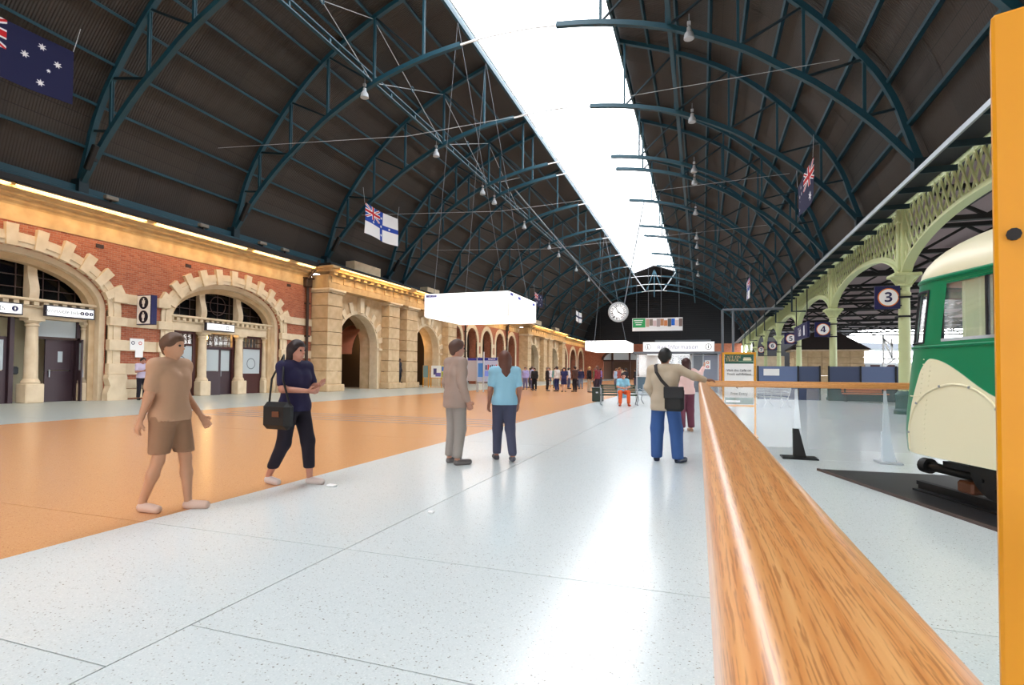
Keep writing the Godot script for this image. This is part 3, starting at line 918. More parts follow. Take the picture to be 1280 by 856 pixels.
	obj("hand_dryer", one(Vector3(XL - 1.8, 1.2, -13.55), Vector3(0.16, 0.3, 0.26), 0.05), M.grey, d1)
	var d2 := struct("door_2", "folded dark timber door leaf beside the toilet entrance")
	door_leaf(d2, Vector3(XL - 0.8, 0, -15.2), 0.55, 1.2, true)
	for k in 3: obj("upper_light", one(Vector3(XL - 0.84, 2.85, -15.4 - k * 0.16), Vector3(0.03, 0.5, 0.1)), M.glass_dark, d2)
	var d3 := struct("door_3", "dark doors at the left edge under the nearer arch")
	obj("door_frame", one(Vector3(XL - 0.85, 1.58, -12.9), Vector3(0.16, 3.16, 0.14)), M.door, d3)
	door_leaf(d3, Vector3(XL - 0.9, 0, -12.8), 1.1, 0.1, true)
	door_leaf(d3, Vector3(XL - 0.9, 0, -11.6), 1.1, 0.0, true)
	# doors and windows under the second arch
	bay_window(4, -19.0, -20.6, "maroon window with frosted glass left of the door in the farther arch")
	bay_window(5, -23.4, -25.0, "maroon window with frosted glass right of the door in the farther arch")
	var d4 := struct("door_4", "maroon double doors with small panes in the farther arch")
	for zz in [-21.1, -22.9]: obj("door_frame", one(Vector3(XL - 0.85, 1.58, zz), Vector3(0.14, 3.16, 0.12)), M.maroon, d4)
	obj("door_head", one(Vector3(XL - 0.85, 2.44, -22.0), Vector3(0.14, 0.1, 1.7)), M.maroon, d4)
	obj("fanlight", one(Vector3(XL - 0.85, 2.8, -22.0), Vector3(0.02, 0.62, 1.7)), M.glass, d4)
	for k in 5: obj("glazing_bar", one(Vector3(XL - 0.85, 2.8, -21.4 - k * 0.3), Vector3(0.05, 0.62, 0.035)), M.timber_dark, d4)
	obj("glazing_bar", one(Vector3(XL - 0.85, 2.8, -22.0), Vector3(0.05, 0.035, 1.7)), M.timber_dark, d4)
	door_leaf(d4, Vector3(XL - 0.9, 0, -22.85), 0.8, 0.0, true)
	door_leaf(d4, Vector3(XL - 0.9, 0, -21.15), 0.8, PI - 0.5, true)
	var lamp := thing("ceiling_globe", "warm globe lamp glowing inside the doorway of the farther arch", "lamp", Vector3(-25.0, 3.0, -22.2))
	var lb := mb()
	lb.lathe(Vector3.ZERO, [Vector2(0.001, -0.16), Vector2(0.1, -0.12), Vector2(0.16, 0), Vector2(0.1, 0.12), Vector2(0.03, 0.16)], 14)
	obj("globe", lb, M.warm, lamp)
	obj("stem", one(Vector3(0, 1.8, 0), Vector3(0.03, 3.3, 0.03)), M.dark, lamp)
	var ol := OmniLight3D.new()
	ol.name = "globe_glow"
	ol.light_color = Color(1, 0.78, 0.45)
	ol.light_energy = 4.0
	ol.omni_range = 30.0
	ol.light_size = 0.3
	ol.shadow_enabled = true
	lamp.add_child(ol)
	# portal interiors: orange vaulted sign inside the first portal, lamps
	var vs := thing("curved_shop_panel", "curved salmon panel hanging inside the first sandstone portal", "sign", Vector3(-25.0, 2.6, -34.2))
	var vb := mb()
	for k in 10:
		var t0 := PI * (0.5 + 0.5 * k / 10.0)
		var t1 := PI * (0.5 + 0.5 * (k + 1) / 10.0)
		var p0 := Vector3(0, 2.2 * sin(t0), -2.4 * cos(t0) - 1.4)
		var p1 := Vector3(0, 2.2 * sin(t1), -2.4 * cos(t1) - 1.4)
		vb.quadd(p0 + Vector3(1.4, 0, 0), p1 + Vector3(1.4, 0, 0), p1, p0, Vector3(0, 1, 0))
		vb.quadd(p0 + Vector3(1.4, -0.1, 0), p1 + Vector3(1.4, -0.1, 0), p1 + Vector3(0, -0.1, 0), p0 + Vector3(0, -0.1, 0), Vector3(0, -1, 0))
	obj("curved_sheet", vb, mat(Color(0.85, 0.52, 0.40), 0.5), vs)
	var pz := [-36.3, -44.0]  # first lamp is added to brighten the dark first arch
	for i in 2:
		var pl := thing("portal_lamp", ["pendant lamp added to brighten the first arch of the sandstone portal", "pendant lamp inside the second arch of the sandstone portal"][i], "lamp", Vector3(-24.6, 3.7, pz[i]), 0.0, "lamps inside the portal")
		var pb3 := mb()
		pb3.lathe(Vector3.ZERO, [Vector2(0.001, -0.12), Vector2(0.13, -0.06), Vector2(0.15, 0.02), Vector2(0.03, 0.12)], 12)
		obj("lamp_globe", pb3, M.warm, pl)
		obj("lamp_stem", one(Vector3(0, 1.5, 0), Vector3(0.03, 2.8, 0.03)), M.dark, pl)
		var po := OmniLight3D.new()
		po.name = "lamp_glow"
		po.light_color = Color(1, 0.8, 0.55)
		po.light_energy = 1.3
		po.omni_range = 40.0
		po.light_size = 0.26
		po.shadow_enabled = true
		pl.add_child(po)
	# downpipes with hoppers
	var lab := ["dark brown downpipe with hopper beside the first sandstone portal", "dark downpipe between the first two narrow arches", "dark downpipe before the last narrow arch"]
	var dz := [-27.55, -51.35, -64.05]
	for i in 3:
		var dpipe := thing("downpipe", lab[i], "pipe", Vector3(XL + 0.16, 0, dz[i]), 0.0, "downpipes on the arcade wall")
		var pb2 := mb()
		pb2.tube([Vector3(0, 0.02, 0), Vector3(0, 6.4, 0)], 0.09, 10)
		obj("pipe", pb2, M.brownpipe, dpipe)
		var hb := mb()
		hb.bbox(Vector3(0, 6.65, 0), Vector3(0.36, 0.5, 0.5), 0.05)
		hb.bbox(Vector3(0.04, 6.95, 0), Vector3(0.44, 0.12, 0.6), 0.03)
		obj("hopper", hb, M.brownpipe, dpipe)
		var sb := mb()
		sb.tube([Vector3(0, 6.9, 0), Vector3(0.25, 7.3, -0.1), Vector3(0.45, 7.8, -0.3), Vector3(0.4, 8.1, -0.5)], 0.1, 8)
		obj("swan_neck", sb, M.brownpipe, dpipe)
		for y in [1.2, 3.4, 5.4]: obj("bracket", one(Vector3(0, y, 0), Vector3(0.24, 0.1, 0.26)), M.brownpipe, dpipe)
	# tube lights
	var tx := XL + 0.72
	var tl := [[-9.4, 5.0, tx, 7.6], [-14.4, 4.7, tx, 7.6], [-19.7, 5.0, tx, 7.6], [-24.0, 2.6, tx, 7.6], [-26.8, 1.5, tx, 7.6], [-32.7, 8.6, XL + 1.91, 7.62], [-42.0, 8.0, XL + 1.91, 7.62], [-52.5, 8.0, tx, 7.6], [-62.5, 9.0, tx, 7.6], [-75.0, 9.0, XL + 1.91, 7.62], [-85.0, 8.0, XL + 1.91, 7.62], [-96.0, 9.0, tx, 7.6], [-106.5, 9.0, tx, 7.6]]
	var wh := ["left of the nearer big arch", "over the nearer big arch", "over the pier between the big arches", "over the farther big arch", "short, beside the downpipe", "over the first portal's first arch", "over the first portal's second arch", "over the start of the narrow arches", "over the end of the narrow arches", "over the second portal's first arch", "over the second portal's second arch", "over the far arches", "at the far corner"]
	for i in tl.size():
		tube_light(Vector3(tl[i][2], tl[i][3], tl[i][0]), tl[i][1], "glowing warm tube light on the cornice " + wh[i])

# ---------------------------------------------------------------- end wall
func build_end_wall() -> void:
	var w := struct("wall_back", "end wall with dark boarded gable above brick")
	var zb := ZEND
	# back wall of brick with a wide arched window
	var c := -15.6
	var p := PackedVector2Array([Vector2(XL, 0), Vector2(c - 3.6, 0)])
	for q in ell(c, 4.0, 3.6, 1.9, 20, PI, 0.0): p.push_back(q)
	p.push_back(Vector2(c + 3.6, 0)); p.push_back(Vector2(7.2, 0)); p.push_back(Vector2(7.2, 7.2)); p.push_back(Vector2(XL, 7.2))
	var b := mb()
	b.prism(p, Vector3(0, 0, zb), Vector3.RIGHT, Vector3.UP, Vector3(0, 0, -0.5))
	obj("brickwork", b, M.brick, w)
	var wn := struct("window_6", "pale semicircular fanlight in the end wall")
	for s in [[PI * 0.02, PI * 0.33], [PI * 0.355, PI * 0.645], [PI * 0.67, PI * 0.98]]:
		var f := PackedVector2Array()
		f.push_back(Vector2(c + 3.5 * cos(s[0]), 4.02))
		for q in ell(c, 4.0, 3.5, 1.8, 8, s[0], s[1]): f.push_back(q)
		f.push_back(Vector2(c + 3.5 * cos(s[1]), 4.02))
		var fb := mb()
		fb.prism(f, Vector3(0, 0, zb - 0.3), Vector3.RIGHT, Vector3.UP, Vector3(0, 0, 0.06))
		obj("pane", fb, M.frost, wn)
	obj("window_rail", one(Vector3(c, 3.85, zb - 0.2), Vector3(7.4, 0.3, 0.4)), M.timber_dark, wn)
	for s in [-1.0, 1.0]: obj("mullion", one(Vector3(c + s * 1.8, 2.9, zb - 0.2), Vector3(0.3, 5.4, 0.3)), M.timber_dark, wn)
	obj("shop_back", one(Vector3(c, 3.3, zb - 2.5), Vector3(8, 6.6, 0.2)), M.room, wn)
	obj("shop_ceiling", one(Vector3(c, 6.7, zb - 1.4), Vector3(8, 0.2, 2.4)), M.cream, wn)
	obj("arch_surround", func_band(c, zb), M.timber_dark, w)
	# boarded gable
	var y := 7.2
	var up := curve(UP_PTS, 30)
	while y < 20.0:
		var half := 15.0
		for i in up.size() - 1:
			if up[i].y <= y + 0.2: half = up[i].x
		if y > 19.2: half = 3.6
		obj("gable_board", one(Vector3(XC, y + 0.21, zb - 0.1 + (0.02 if int(y * 10) % 2 else 0.0)), Vector3(half * 2.0 + 0.5, 0.4, 0.14)), M.plank, w)
		y += 0.42
	obj("gable_backing", one(Vector3(XC, 14.0, zb - 0.4), Vector3(31.5, 14.5, 0.3)), M.dark, w)
	for x in [-6.0, -2.0, 2.0, 6.0]: obj("gable_post", one(Vector3(XC + x * 2.0, 12.6, zb + 0.05), Vector3(0.2, 10.6, 0.14)), M.dark, w)
func func_band(c: float, zb: float) -> MB:
	var b := mb()
	var p := ell(c, 4.0, 3.95, 2.25, 24)
	for q in ell(c, 4.0, 3.55, 1.85, 24, PI, 0.0): p.push_back(q)
	b.prism(p, Vector3(0, 0, zb - 0.02), Vector3.RIGHT, Vector3.UP, Vector3(0, 0, 0.12))
	return b

# ---------------------------------------------------------------- right colonnade
const COLX := 6.5
func girder_arch(s: float, L: float) -> float:   # underside height of the girder along its bay
	var t := clampf((s - L * 0.5) / (L * 0.5), -1.0, 1.0)
	return 4.72 + 1.1 * pow(1.0 - pow(absf(t), 2.2), 0.62)
func build_colonnade() -> void:
	var nth := ["just out past the yellow post", "beside platform sign three", "beside platform sign four", "beside platform sign five", "beside platform sign six", "beside platform sign seven", "seventh in the row", "eighth in the row", "farthest in the row"]
	var bm := mb()
	bm.lathe(Vector3.ZERO, [Vector2(0.34, 0), Vector2(0.34, 0.12), Vector2(0.29, 0.18), Vector2(0.29, 0.62), Vector2(0.31, 0.66), Vector2(0.24, 0.74), Vector2(0.2, 0.8)], 8)
	var base_m := bm.mesh()
	var sm := mb()
	sm.lathe(Vector3.ZERO, [Vector2(0.2, 0.78), Vector2(0.185, 0.95), Vector2(0.165, 4.0), Vector2(0.2, 4.04), Vector2(0.2, 4.1), Vector2(0.165, 4.14), Vector2(0.17, 4.3)], 20)
	var shaft_m := sm.mesh()
	var cm := mb()
	cm.lathe(Vector3.ZERO, [Vector2(0.17, 4.28), Vector2(0.24, 4.33), Vector2(0.22, 4.4), Vector2(0.28, 4.52), Vector2(0.40, 4.64)], 8)
	cm.bbox(Vector3(0, 4.69, 0), Vector3(0.82, 0.12, 0.82), 0.03)
	for s in [-1.0, 1.0]:
		cm.bar(Vector3(0, 4.38, s * 0.2), Vector3(0, 4.66, s * 0.4), 0.1, 0.06)
		cm.bar(Vector3(s * 0.2, 4.38, 0), Vector3(s * 0.4, 4.66, 0), 0.1, 0.06)
	var cap_m := cm.mesh()
	var pm := mb()
	pm.bbox(Vector3(0, 6.0, 0), Vector3(0.24, 2.5, 0.5), 0.03)
	pm.bbox(Vector3(-0.14, 5.9, 0), Vector3(0.12, 2.1, 0.16), 0.03)
	pm.bbox(Vector3(-0.12, 6.55, 0), Vector3(0.2, 0.12, 0.36), 0.03)
	var post_m := pm.mesh()
	for i in 9:
		var c := thing("iron_column", "pale green cast iron column of the colonnade, " + nth[i], "column", Vector3(COLX, 0, -11.2 - 10.68 * i), 0.0, "colonnade columns")
		put("column_base", base_m, M.teal_base, c)
		put("column_shaft", shaft_m, M.green_pale, c)
		put("column_capital", cap_m, M.green_pale, c)
		put("column_head_post", post_m, M.green_pale, c)
		for y in [3.95, 3.3]: 
			if i > 0 and i < 6: obj("sign_clamp", ring(Vector3(0, y, 0), Vector3.UP, 0.16, 0.215, 0.07, 16) if false else one(Vector3(-0.02, y, 0), Vector3(0.4, 0.06, 0.4)), M.dark, c)
	# lattice girders
	var L := 10.68 - 0.5
	var gl := ["above the yellow post and the train", "between the signs three and four", "between the signs four and five", "between the signs five and six", "between the signs six and seven", "just beyond sign seven", "seventh along the row", "farthest along the row"]
	var ch := mb()
	ch.box(Vector3(0, 7.2, -L * 0.5), Vector3(0.3, 0.1, L))
	ch.box(Vector3(0, 7.06, -L * 0.5), Vector3(0.08, 0.2, L))
	var chord_m := ch.mesh()
	var ac := mb()
	var K := 40
	for k in K:
		var s0 := L * k / K
		var s1 := L * (k + 1) / K
		var y0 := girder_arch(s0, L)
		var y1 := girder_arch(s1, L)
		for wdy in [[0.15, 0.0, 0.06], [0.05, 0.06, 0.2]]:
			var q := []
			for e in [[s0, y0], [s1, y1]]:
				for xs in [-1.0, 1.0]:
					q.append(Vector3(wdy[0] * xs, e[1] + wdy[1], -e[0])); q.append(Vector3(wdy[0] * xs, e[1] + wdy[2], -e[0]))
			ac.quadd(q[0], q[2], q[6], q[4], Vector3.DOWN); ac.quadd(q[1], q[3], q[7], q[5], Vector3.UP)
			ac.quadd(q[0], q[1], q[5], q[4], Vector3.LEFT); ac.quadd(q[2], q[3], q[7], q[6], Vector3.RIGHT)
	var arch_m := ac.mesh()
	var bars := []
	var step := 0.42
	for dirn in [-1.0, 1.0]:
		var s := -4.0
		while s < L + 4.0:
			# march down from the top chord
			var a := Vector2(s, 7.08)
			var d := Vector2(dirn * 0.52, -0.854)
			var lo := -1.0
			var hi := -1.0
			var t := 0.0
			while t < 2.9:
				var p := a + d * t
				var ok := p.x > 0.02 and p.x < L - 0.02 and p.y > girder_arch(p.x, L) + 0.08
				if ok:
					if lo < 0.0: lo = t
					hi = t
				elif lo >= 0.0: break
				t += 0.04
			if lo >= 0.0 and hi - lo > 0.15:
				var p0 := a + d * lo
				var p1 := a + d * hi
				var b := mb()
				var off: float = 0.03 * dirn
				b.bar(Vector3(off, p0.y, -p0.x), Vector3(off, p1.y, -p1.x), 0.04, 0.075, Vector3.RIGHT.cross(Vector3(0, p1.y - p0.y, p0.x - p1.x)).normalized())
				bars.append(b)
			s += step
	var bar_m := []
	for b in bars: bar_m.append(b.mesh())
	var all := mb()
	for b in bars:
		all.v.append_array(b.v); all.n.append_array(b.n); all.uv.append_array(b.uv)
	var all_m := all.mesh()
	for i in 8:
		var g := thing("lattice_girder", "pale green arched lattice girder " + gl[i], "girder", Vector3(COLX, 0, -11.2 - 10.68 * i - 0.25), 0.0, "lattice girders")
		put("top_chord", chord_m, M.green_pale, g)
		put("arched_chord", arch_m, M.green_pale, g)
		if i < 3:
			for m in bar_m: put("lattice_bar", m, M.green_pale, g)
		else:
			var o := put("lattice_bars", all_m, M.green_pale, g)
			o.set_meta("kind", "stuff")
	# service tray and gutter over the girders
	var w := struct("wall_right", "open colonnade side with gutter and dark eaves")
	obj("gutter_edge", one(Vector3(5.55, 6.86, -52.0), Vector3(0.06, 0.13, 110.0)), M.steel, w)
	obj("cable_tray", one(Vector3(5.95, 6.98, -52.0), Vector3(0.7, 0.05, 110.0)), M.dark, w)
	for k in 30:
		obj("tray_bracket", one(Vector3(6.0, 6.84, -5.0 - k * 1.78), Vector3(0.85, 0.16, 0.05)), M.teal_dark, w)
	for k in 3:
		var b := mb()
		var pts := []
		for j in 45: pts.append(Vector3(5.7 + 0.22 * k + 0.03 * sin(j * 1.7 + k), 7.06 + 0.03 * cos(j * 2.3 + k), 2.0 - j * 2.3))
		b.tube(pts, 0.04, 6)
		obj("service_pipe", b, M.steel if k == 1 else M.teal_dark, w)
	obj("eaves_fascia", one(Vector3(7.0, 7.75, -49.5), Vector3(0.16, 1.1, 127.0)), M.dark, w)
	# upright stubs and conduit hoops
	for k in 6:
		var b := mb()
		b.tube([Vector3(5.4, 6.9, -38.5 - k * 8.0), Vector3(5.4, 5.3, -38.5 - k * 8.0), Vector3(6.2, 5.3, -38.5 - k * 8.0)], 0.06, 6)
		obj("conduit_drop", b, M.teal_dark, w)
	obj("end_wall_return", one(Vector3(26.5, 4.0, ZTOP + 0.2), Vector3(39, 8.0, 0.4)), M.stone, w)

# ---------------------------------------------------------------- platforms beyond
func build_platforms() -> void:
	var rf := struct("ceiling_001", "low platform roof of pale sheeting on dark lattice trusses")
	rf.name = "ceiling_platform"
	for k in 18:
		var z := 11.0 - k * 5.35
		obj("roof_sheet", one(Vector3(22.0, 7.55, z - 2.67), Vector3(30.0, 0.06, 5.3)), M.shedroof, rf)
	for k in 18:
		var z := 11.0 - k * 5.35
		var b := mb()
		b.box(Vector3(22, 7.35, z), Vector3(30, 0.16, 0.2))
		b.box(Vector3(22, 6.35, z), Vector3(30, 0.16, 0.2))
		for j in 20:
			var x0 := 7.0 + j * 1.5
			b.bar(Vector3(x0, 6.4 if j % 2 else 7.3, z), Vector3(x0 + 1.5, 7.3 if j % 2 else 6.4, z), 0.1, 0.1)
		obj("lattice_truss", b, M.black, rf)
	for x in [9.0, 11.5, 14.0, 17.0, 20.0, 24.0, 28.0]:
		obj("shed_purlin", one(Vector3(x, 7.45, -36.0), Vector3(0.1, 0.14, 94.0)), M.black, rf)
	# arched end of the shed, open to the sky
	var wr := struct("wall_platform", "dark shed end with a wide arched opening to the sky")
	var p := PackedVector2Array([Vector2(7.2, 0.0), Vector2(7.2, 12.5), Vector2(44.0, 12.5), Vector2(44.0, 0.0), Vector2(40.0, 0.0), Vector2(40.0, 5.3)])
	for q in ell(28.5, 5.3, 10.0, 3.4, 24): p.push_back(q)
	p.push_back(Vector2(18.5, 2.2)); p.push_back(Vector2(15.0, 2.2)); p.push_back(Vector2(15.0, 0.0))
	var b := mb()
	b.prism(p, Vector3(0, 0, -90.0), Vector3.RIGHT, Vector3.UP, Vector3(0, 0, -0.4))
	obj("shed_gable", b, M.dark, wr)
	var eb := mb()
	eb.prism(PackedVector2Array([Vector2(18.0, 5.5), Vector2(20.0, 6.0), Vector2(31.0, 5.6), Vector2(40, 5.4), Vector2(40, 4.8), Vector2(30, 4.9), Vector2(22.0, 5.1), Vector2(18.0, 5.0)]), Vector3(0, 0, -90.3), Vector3.RIGHT, Vector3.UP, Vector3(0, 0, -6.0))
	obj("platform_awning", eb, M.grey, wr)
	obj("shed_wall", one(Vector3(7.35, 9.3, -36), Vector3(0.2, 3.6, 108)), M.dark, wr)
	# white steel gantry standing in the opening
	var g := thing("signal_gantry", "white steel gantry with diagonal braces seen against the bright opening", "gantry", Vector3(21.5, 0, -80.0))
	for s in [[0, 2.2, 0, 6.3], [0.9, 3.5, 0.0, 5.9], [0.9, 3.5, 0.9, 5.9], [0, 5.9, 1.0, 5.0], [2.0, 2.2, 2.0, 6.3], [2.0, 5.9, 3.0, 4.7], [2.0, 4.7, 3.2, 4.7], [0, 3.4, 3.3, 3.4], [2.0, 3.4, 3.0, 2.3], [0.0, 2.3, 1.2, 3.4], [0, 2.2, 0, 0], [2.0, 2.2, 2.0, 0]]:
		var gb := mb()
		gb.bar(Vector3(s[0], s[1], 0), Vector3(s[2], s[3], 0), 0.2, 0.2)
		obj("gantry_member", gb, M.white, g)
	# ground outside
	var gr := struct("floor_outside", "tracks and platforms beyond the shed")
	obj("ballast", one(Vector3(12, -0.2, -150), Vector3(160, 0.3, 62)), M.concrete, gr)
	# stone kiosk with hipped dark roof
	var k := thing("platform_kiosk", "sandstone kiosk with dark hipped roof behind the blue hoarding", "kiosk", Vector3(11.6, 0, -61.5))
	for j in 6:
		for i in 5:
			obj("stone_course", one(Vector3(-2.4 + i * 1.2, 0.32 + j * 0.6, 0), Vector3(1.18, 0.58, 3.0), 0.02), M.stone, k)
	obj("eaves", one(Vector3(0, 3.68, 0), Vector3(6.6, 0.12, 3.6)), M.stone_pale, k)
	var kr := mb()
	var e := [Vector3(-3.5, 3.74, 1.9), Vector3(3.5, 3.74, 1.9), Vector3(3.5, 3.74, -1.9), Vector3(-3.5, 3.74, -1.9)]
	var r0 := Vector3(-1.2, 5.5, 0)
	var r1 := Vector3(1.2, 5.5, 0)
	kr.quadd(e[0], e[1], r1, r0, Vector3(0, 1, 1)); kr.quadd(e[2], e[3], r0, r1, Vector3(0, 1, -1))
	kr.trid(e[1], e[2], r1, Vector3(1, 1, 0)); kr.trid(e[3], e[0], r0, Vector3(-1, 1, 0)); kr.quadd(e[0], e[1], e[2], e[3], Vector3.DOWN)
	obj("hipped_roof", kr, M.kioskroof, k)
	var ob := thing("ticket_hall_block", "pale stone block with dark openings left of the kiosk", "building", Vector3(6.9, 0, -70.0))
	obj("block_wall", one(Vector3(0, 1.7, 0), Vector3(4.0, 3.4, 2.0), 0.03), M.stone_pale, ob)
	for i in 3: obj("opening", one(Vector3(-1.3 + i * 1.3, 1.4, 1.0), Vector3(0.7, 1.6, 0.08)), M.glass_dark, ob)
	# parked train silhouettes far right
	var ft := thing("parked_train", "white and maroon train beyond the shed opening", "train", Vector3(23.5, 0, -86.0))
	obj("train_body", one(Vector3(0, 1.9, 0), Vector3(8.5, 2.2, 2.6), 0.2), M.greylight, ft)
	for i in 5: obj("train_window", one(Vector3(-3.4 + i * 1.7, 2.3, 1.3), Vector3(1.1, 0.8, 0.05)), M.maroon, ft)
	obj("train_underframe", one(Vector3(0, 0.4, 0), Vector3(8.0, 0.8, 2.2)), M.dark, ft)
	# blue hoarding
	var hd := thing("hoarding", "blue grey partition hoarding behind the columns", "hoarding", Vector3(6.0, 0, -31.6))
	var xs := [-3.2, -1.3, -0.3, 0.1, 1.5, 3.0, 4.6]
	for i in xs.size() - 1:
		if i == 2: continue
		var cx: float = (xs[i] + xs[i + 1]) * 0.5
		obj("hoarding_panel", one(Vector3(cx, 1.27, 0), Vector3(xs[i + 1] - xs[i] - 0.03, 0.92, 0.05)), M.hoard if i % 2 == 0 else M.hoard2, hd)
		obj("hoarding_skirt", one(Vector3(cx, 0.4, 0), Vector3(xs[i + 1] - xs[i] - 0.03, 0.8, 0.06)), M.teal_dark if i > 2 else M.hoard2, hd)
	for x in xs: obj("hoarding_post", one(Vector3(x, 0.88, 0.02), Vector3(0.07, 1.76, 0.09)), M.dark, hd)
	obj("white_notice", one(Vector3(-2.55, 1.42, 0.04), Vector3(0.75, 0.35, 0.02)), M.white, hd)
	var be := thing("timber_bench", "orange brown timber bench in front of the hoarding", "bench", Vector3(7.45, 0, -30.6))
	for j in 3: obj("seat_slat", one(Vector3(0, 0.40, -0.16 + j * 0.16), Vector3(1.9, 0.05, 0.14), 0.01), M.bench, be)
	for j in 3: obj("back_slat", one(Vector3(0, 0.50 + j * 0.12, -0.28), Vector3(1.9, 0.10, 0.03), 0.01), M.bench, be)
	for s in [-0.8, 0.8]:
		obj("leg", one(Vector3(s, 0.22, 0.1), Vector3(0.06, 0.44, 0.06)), M.dark, be)
		obj("leg", one(Vector3(s, 0.42, -0.26), Vector3(0.06, 0.84, 0.06)), M.dark, be)
	# grey pipe goalpost frame
	var gp := thing("pipe_frame", "tall grey pipe frame standing left of the colonnade", "frame", Vector3(1.5, 0, -44.6))
	for t in [[Vector3(0, 0, 0), Vector3(0, 6.18, 0)], [Vector3(0, 6.18, 0), Vector3(4.2, 6.18, 0)], [Vector3(0.75, 0, 0), Vector3(0.75, 6.1, 0)]]:
		var tb := mb()
		tb.tube(t, 0.09, 8)
		obj("pipe", tb, M.grey, gp)

# ---------------------------------------------------------------- rail motor on its plinth
func build_train() -> void:
	var P0 := Vector3(1.48, 0, -8.44)
	var t := Vector3(0.298, 0, 0.9545)          # towards the rear of the car
	var n := Vector3(0.9545, 0, -0.298)         # away from the viewer
	var fr := Transform3D(Basis(n, Vector3.UP, t), P0)   # local x: across, z: along to the rear
	var pl := thing("display_mat", "dark grey wedge shaped display mat on the floor under the train", "mat", P0)
	pl.transform = fr
	var pb := mb()
	pb.prism(PackedVector2Array([Vector2(0, 0), Vector2(2.9, 0.7), Vector2(2.9, 9.0), Vector2(0, 9.0)]), Vector3(0, 0.002, 0), Vector3.RIGHT, Vector3(0, 0, 1), Vector3(0, 0.022, 0))
	obj("mat_sheet", pb, M.mat_dark, pl)
	obj("mat_edge", one(Vector3(0.012, 0.016, 4.5), Vector3(0.03, 0.03, 9.0)), mat(Color(0.28, 0.22, 0.2), 0.5), pl)
	for s in [0.46, 1.9]:
		var tr := thing("track_rail", "black steel rail under the train, " + ("nearer" if s < 1.0 else "farther") + " one", "rail", P0, 0.0, "rails under the train")
		tr.transform = fr
		obj("rail_foot", one(Vector3(s, 0.035, 4.8), Vector3(0.16, 0.02, 7.0)), M.black, tr)
		obj("rail_web", one(Vector3(s, 0.07, 4.8), Vector3(0.03, 0.06, 7.0)), M.black, tr)
		obj("rail_head", one(Vector3(s, 0.11, 4.8), Vector3(0.07, 0.04, 7.0)), M.black, tr)
	var c := thing("rail_motor", "green and cream vintage rail motor with curtained windows on display", "train", P0)
	c.transform = fr
	# outer shell: plan curve (half ellipse nose) lofted through heights
	var SX := 1.4       # centre line
	var HW := 1.2
	var plan := func(u: float, y: float) -> Vector3:
		# u: arc parameter, 0 at the rear near side, 1 at the nose tip, 2 at the rear far side
		var lean := 0.30 * clampf((y - 0.5) / 1.8, 0.0, 1.0) + 0.12 * pow(clampf((0.9 - y) / 0.5, 0, 1), 2.0)
		var inset := 0.0
		var rt := clampf((y - 2.28) / 0.62, 0.0, 1.0)
		if rt > 0.0:
			var kk := 1.0 - sqrt(maxf(0.0, 1.0 - rt * rt))
			inset = HW * 0.97 * kk
			lean += 0.95 * kk
		var side := 1.0
		var uu := u
		if u > 1.0:
			side = -1.0; uu = 2.0 - u
		var zc := 1.70 + lean
		var w := HW - inset
		if uu < 0.5:
			return Vector3(SX - side * w, y, lerpf(7.5, zc, uu / 0.5))
		var ph := (uu - 0.5) / 0.5 * PI * 0.5
		var ex := pow(maxf(cos(ph), 0.0), 0.72)
		var ez := pow(maxf(sin(ph), 0.0), 0.86)
		return Vector3(SX - side * w * ex, y, zc - 0.82 * ez)
	var us := [0.0, 0.1, 0.2]
	# main side window edges in the straight part, quarter light on the nose
	var u_of := func(z: float) -> float: return 0.5 * (7.5 - z) / (7.5 - 1.98)
	us = [0.0]
	var wins := [[2.08, 2.62], [2.62, 3.35], [3.75, 4.7], [4.7, 5.4]]
	for z in [6.2, 5.4, 4.7, 3.75, 3.35, 2.62, 2.08]: us.append(u_of.call(z))
	for k in 13: us.append(0.5 + 0.5 * k / 12.0)
	var full: Array = us.duplicate()
	for k in range(us.size() - 2, -1, -1): full.append(2.0 - us[k])
	var ys := [0.47, 0.5, 0.7, 0.9, 1.1, 1.3, 1.5, 1.58, 1.645, 1.72, 1.9, 2.08, 2.18, 2.24, 2.30]
	var q0 := 0.5 + 0.5 * 1.0 / 12.0
	var q1 := 0.5 + 0.5 * 5.0 / 12.0
	var is_win := func(u: float, y: float) -> bool:
		var uu := u if u <= 1.0 else 2.0 - u
		if y < 1.645 or y > 2.24: return false
		for w in wins:
			if uu < u_of.call(w[0]) and uu > u_of.call(w[1]): return true
		return (uu > q0 and uu < q1 and y < 2.18) or (uu > 0.5 + 0.5 * 6.0 / 12.0 and y < 2.18)
	# livery: the cream sweep is paint, mapped along the body
	var sweepc := func(z: float, u: float) -> float:    # upper edge of the cream area
		if u <= 0.5:
			var k := clampf((z - 1.95) / 1.05, 0.0, 1.0)
			return lerpf(1.48, 1.08, k * k * (3.0 - 2.0 * k)) 
		var k2 := clampf((u - 0.5) / 0.125, 0.0, 1.0)
		return 1.48 - 1.05 * k2 * k2
	var TW := 1536
	var TH := 512
	var li := noise_img(TW, TH, func(x: int, yy: int) -> Color:
		var u := 2.0 * x / TW
		var uu := u if u <= 1.0 else 2.0 - u
		var y := 0.47 + (2.30 - 0.47) * (1.0 - float(yy) / TH)
		var z: float = 7.5 - (7.5 - 1.98) * uu / 0.5
		return Color(0.02, 0.48, 0.32).lerp(Color(0.90, 0.87, 0.74), clampf((sweepc.call(z, uu) - y) * 180.0 + 0.5, 0.0, 1.0)))
	var paint := mat(Color.WHITE, 0.35, 0.0, 0.35)
	paint.albedo_texture = tex(li)
	var shell := mb()
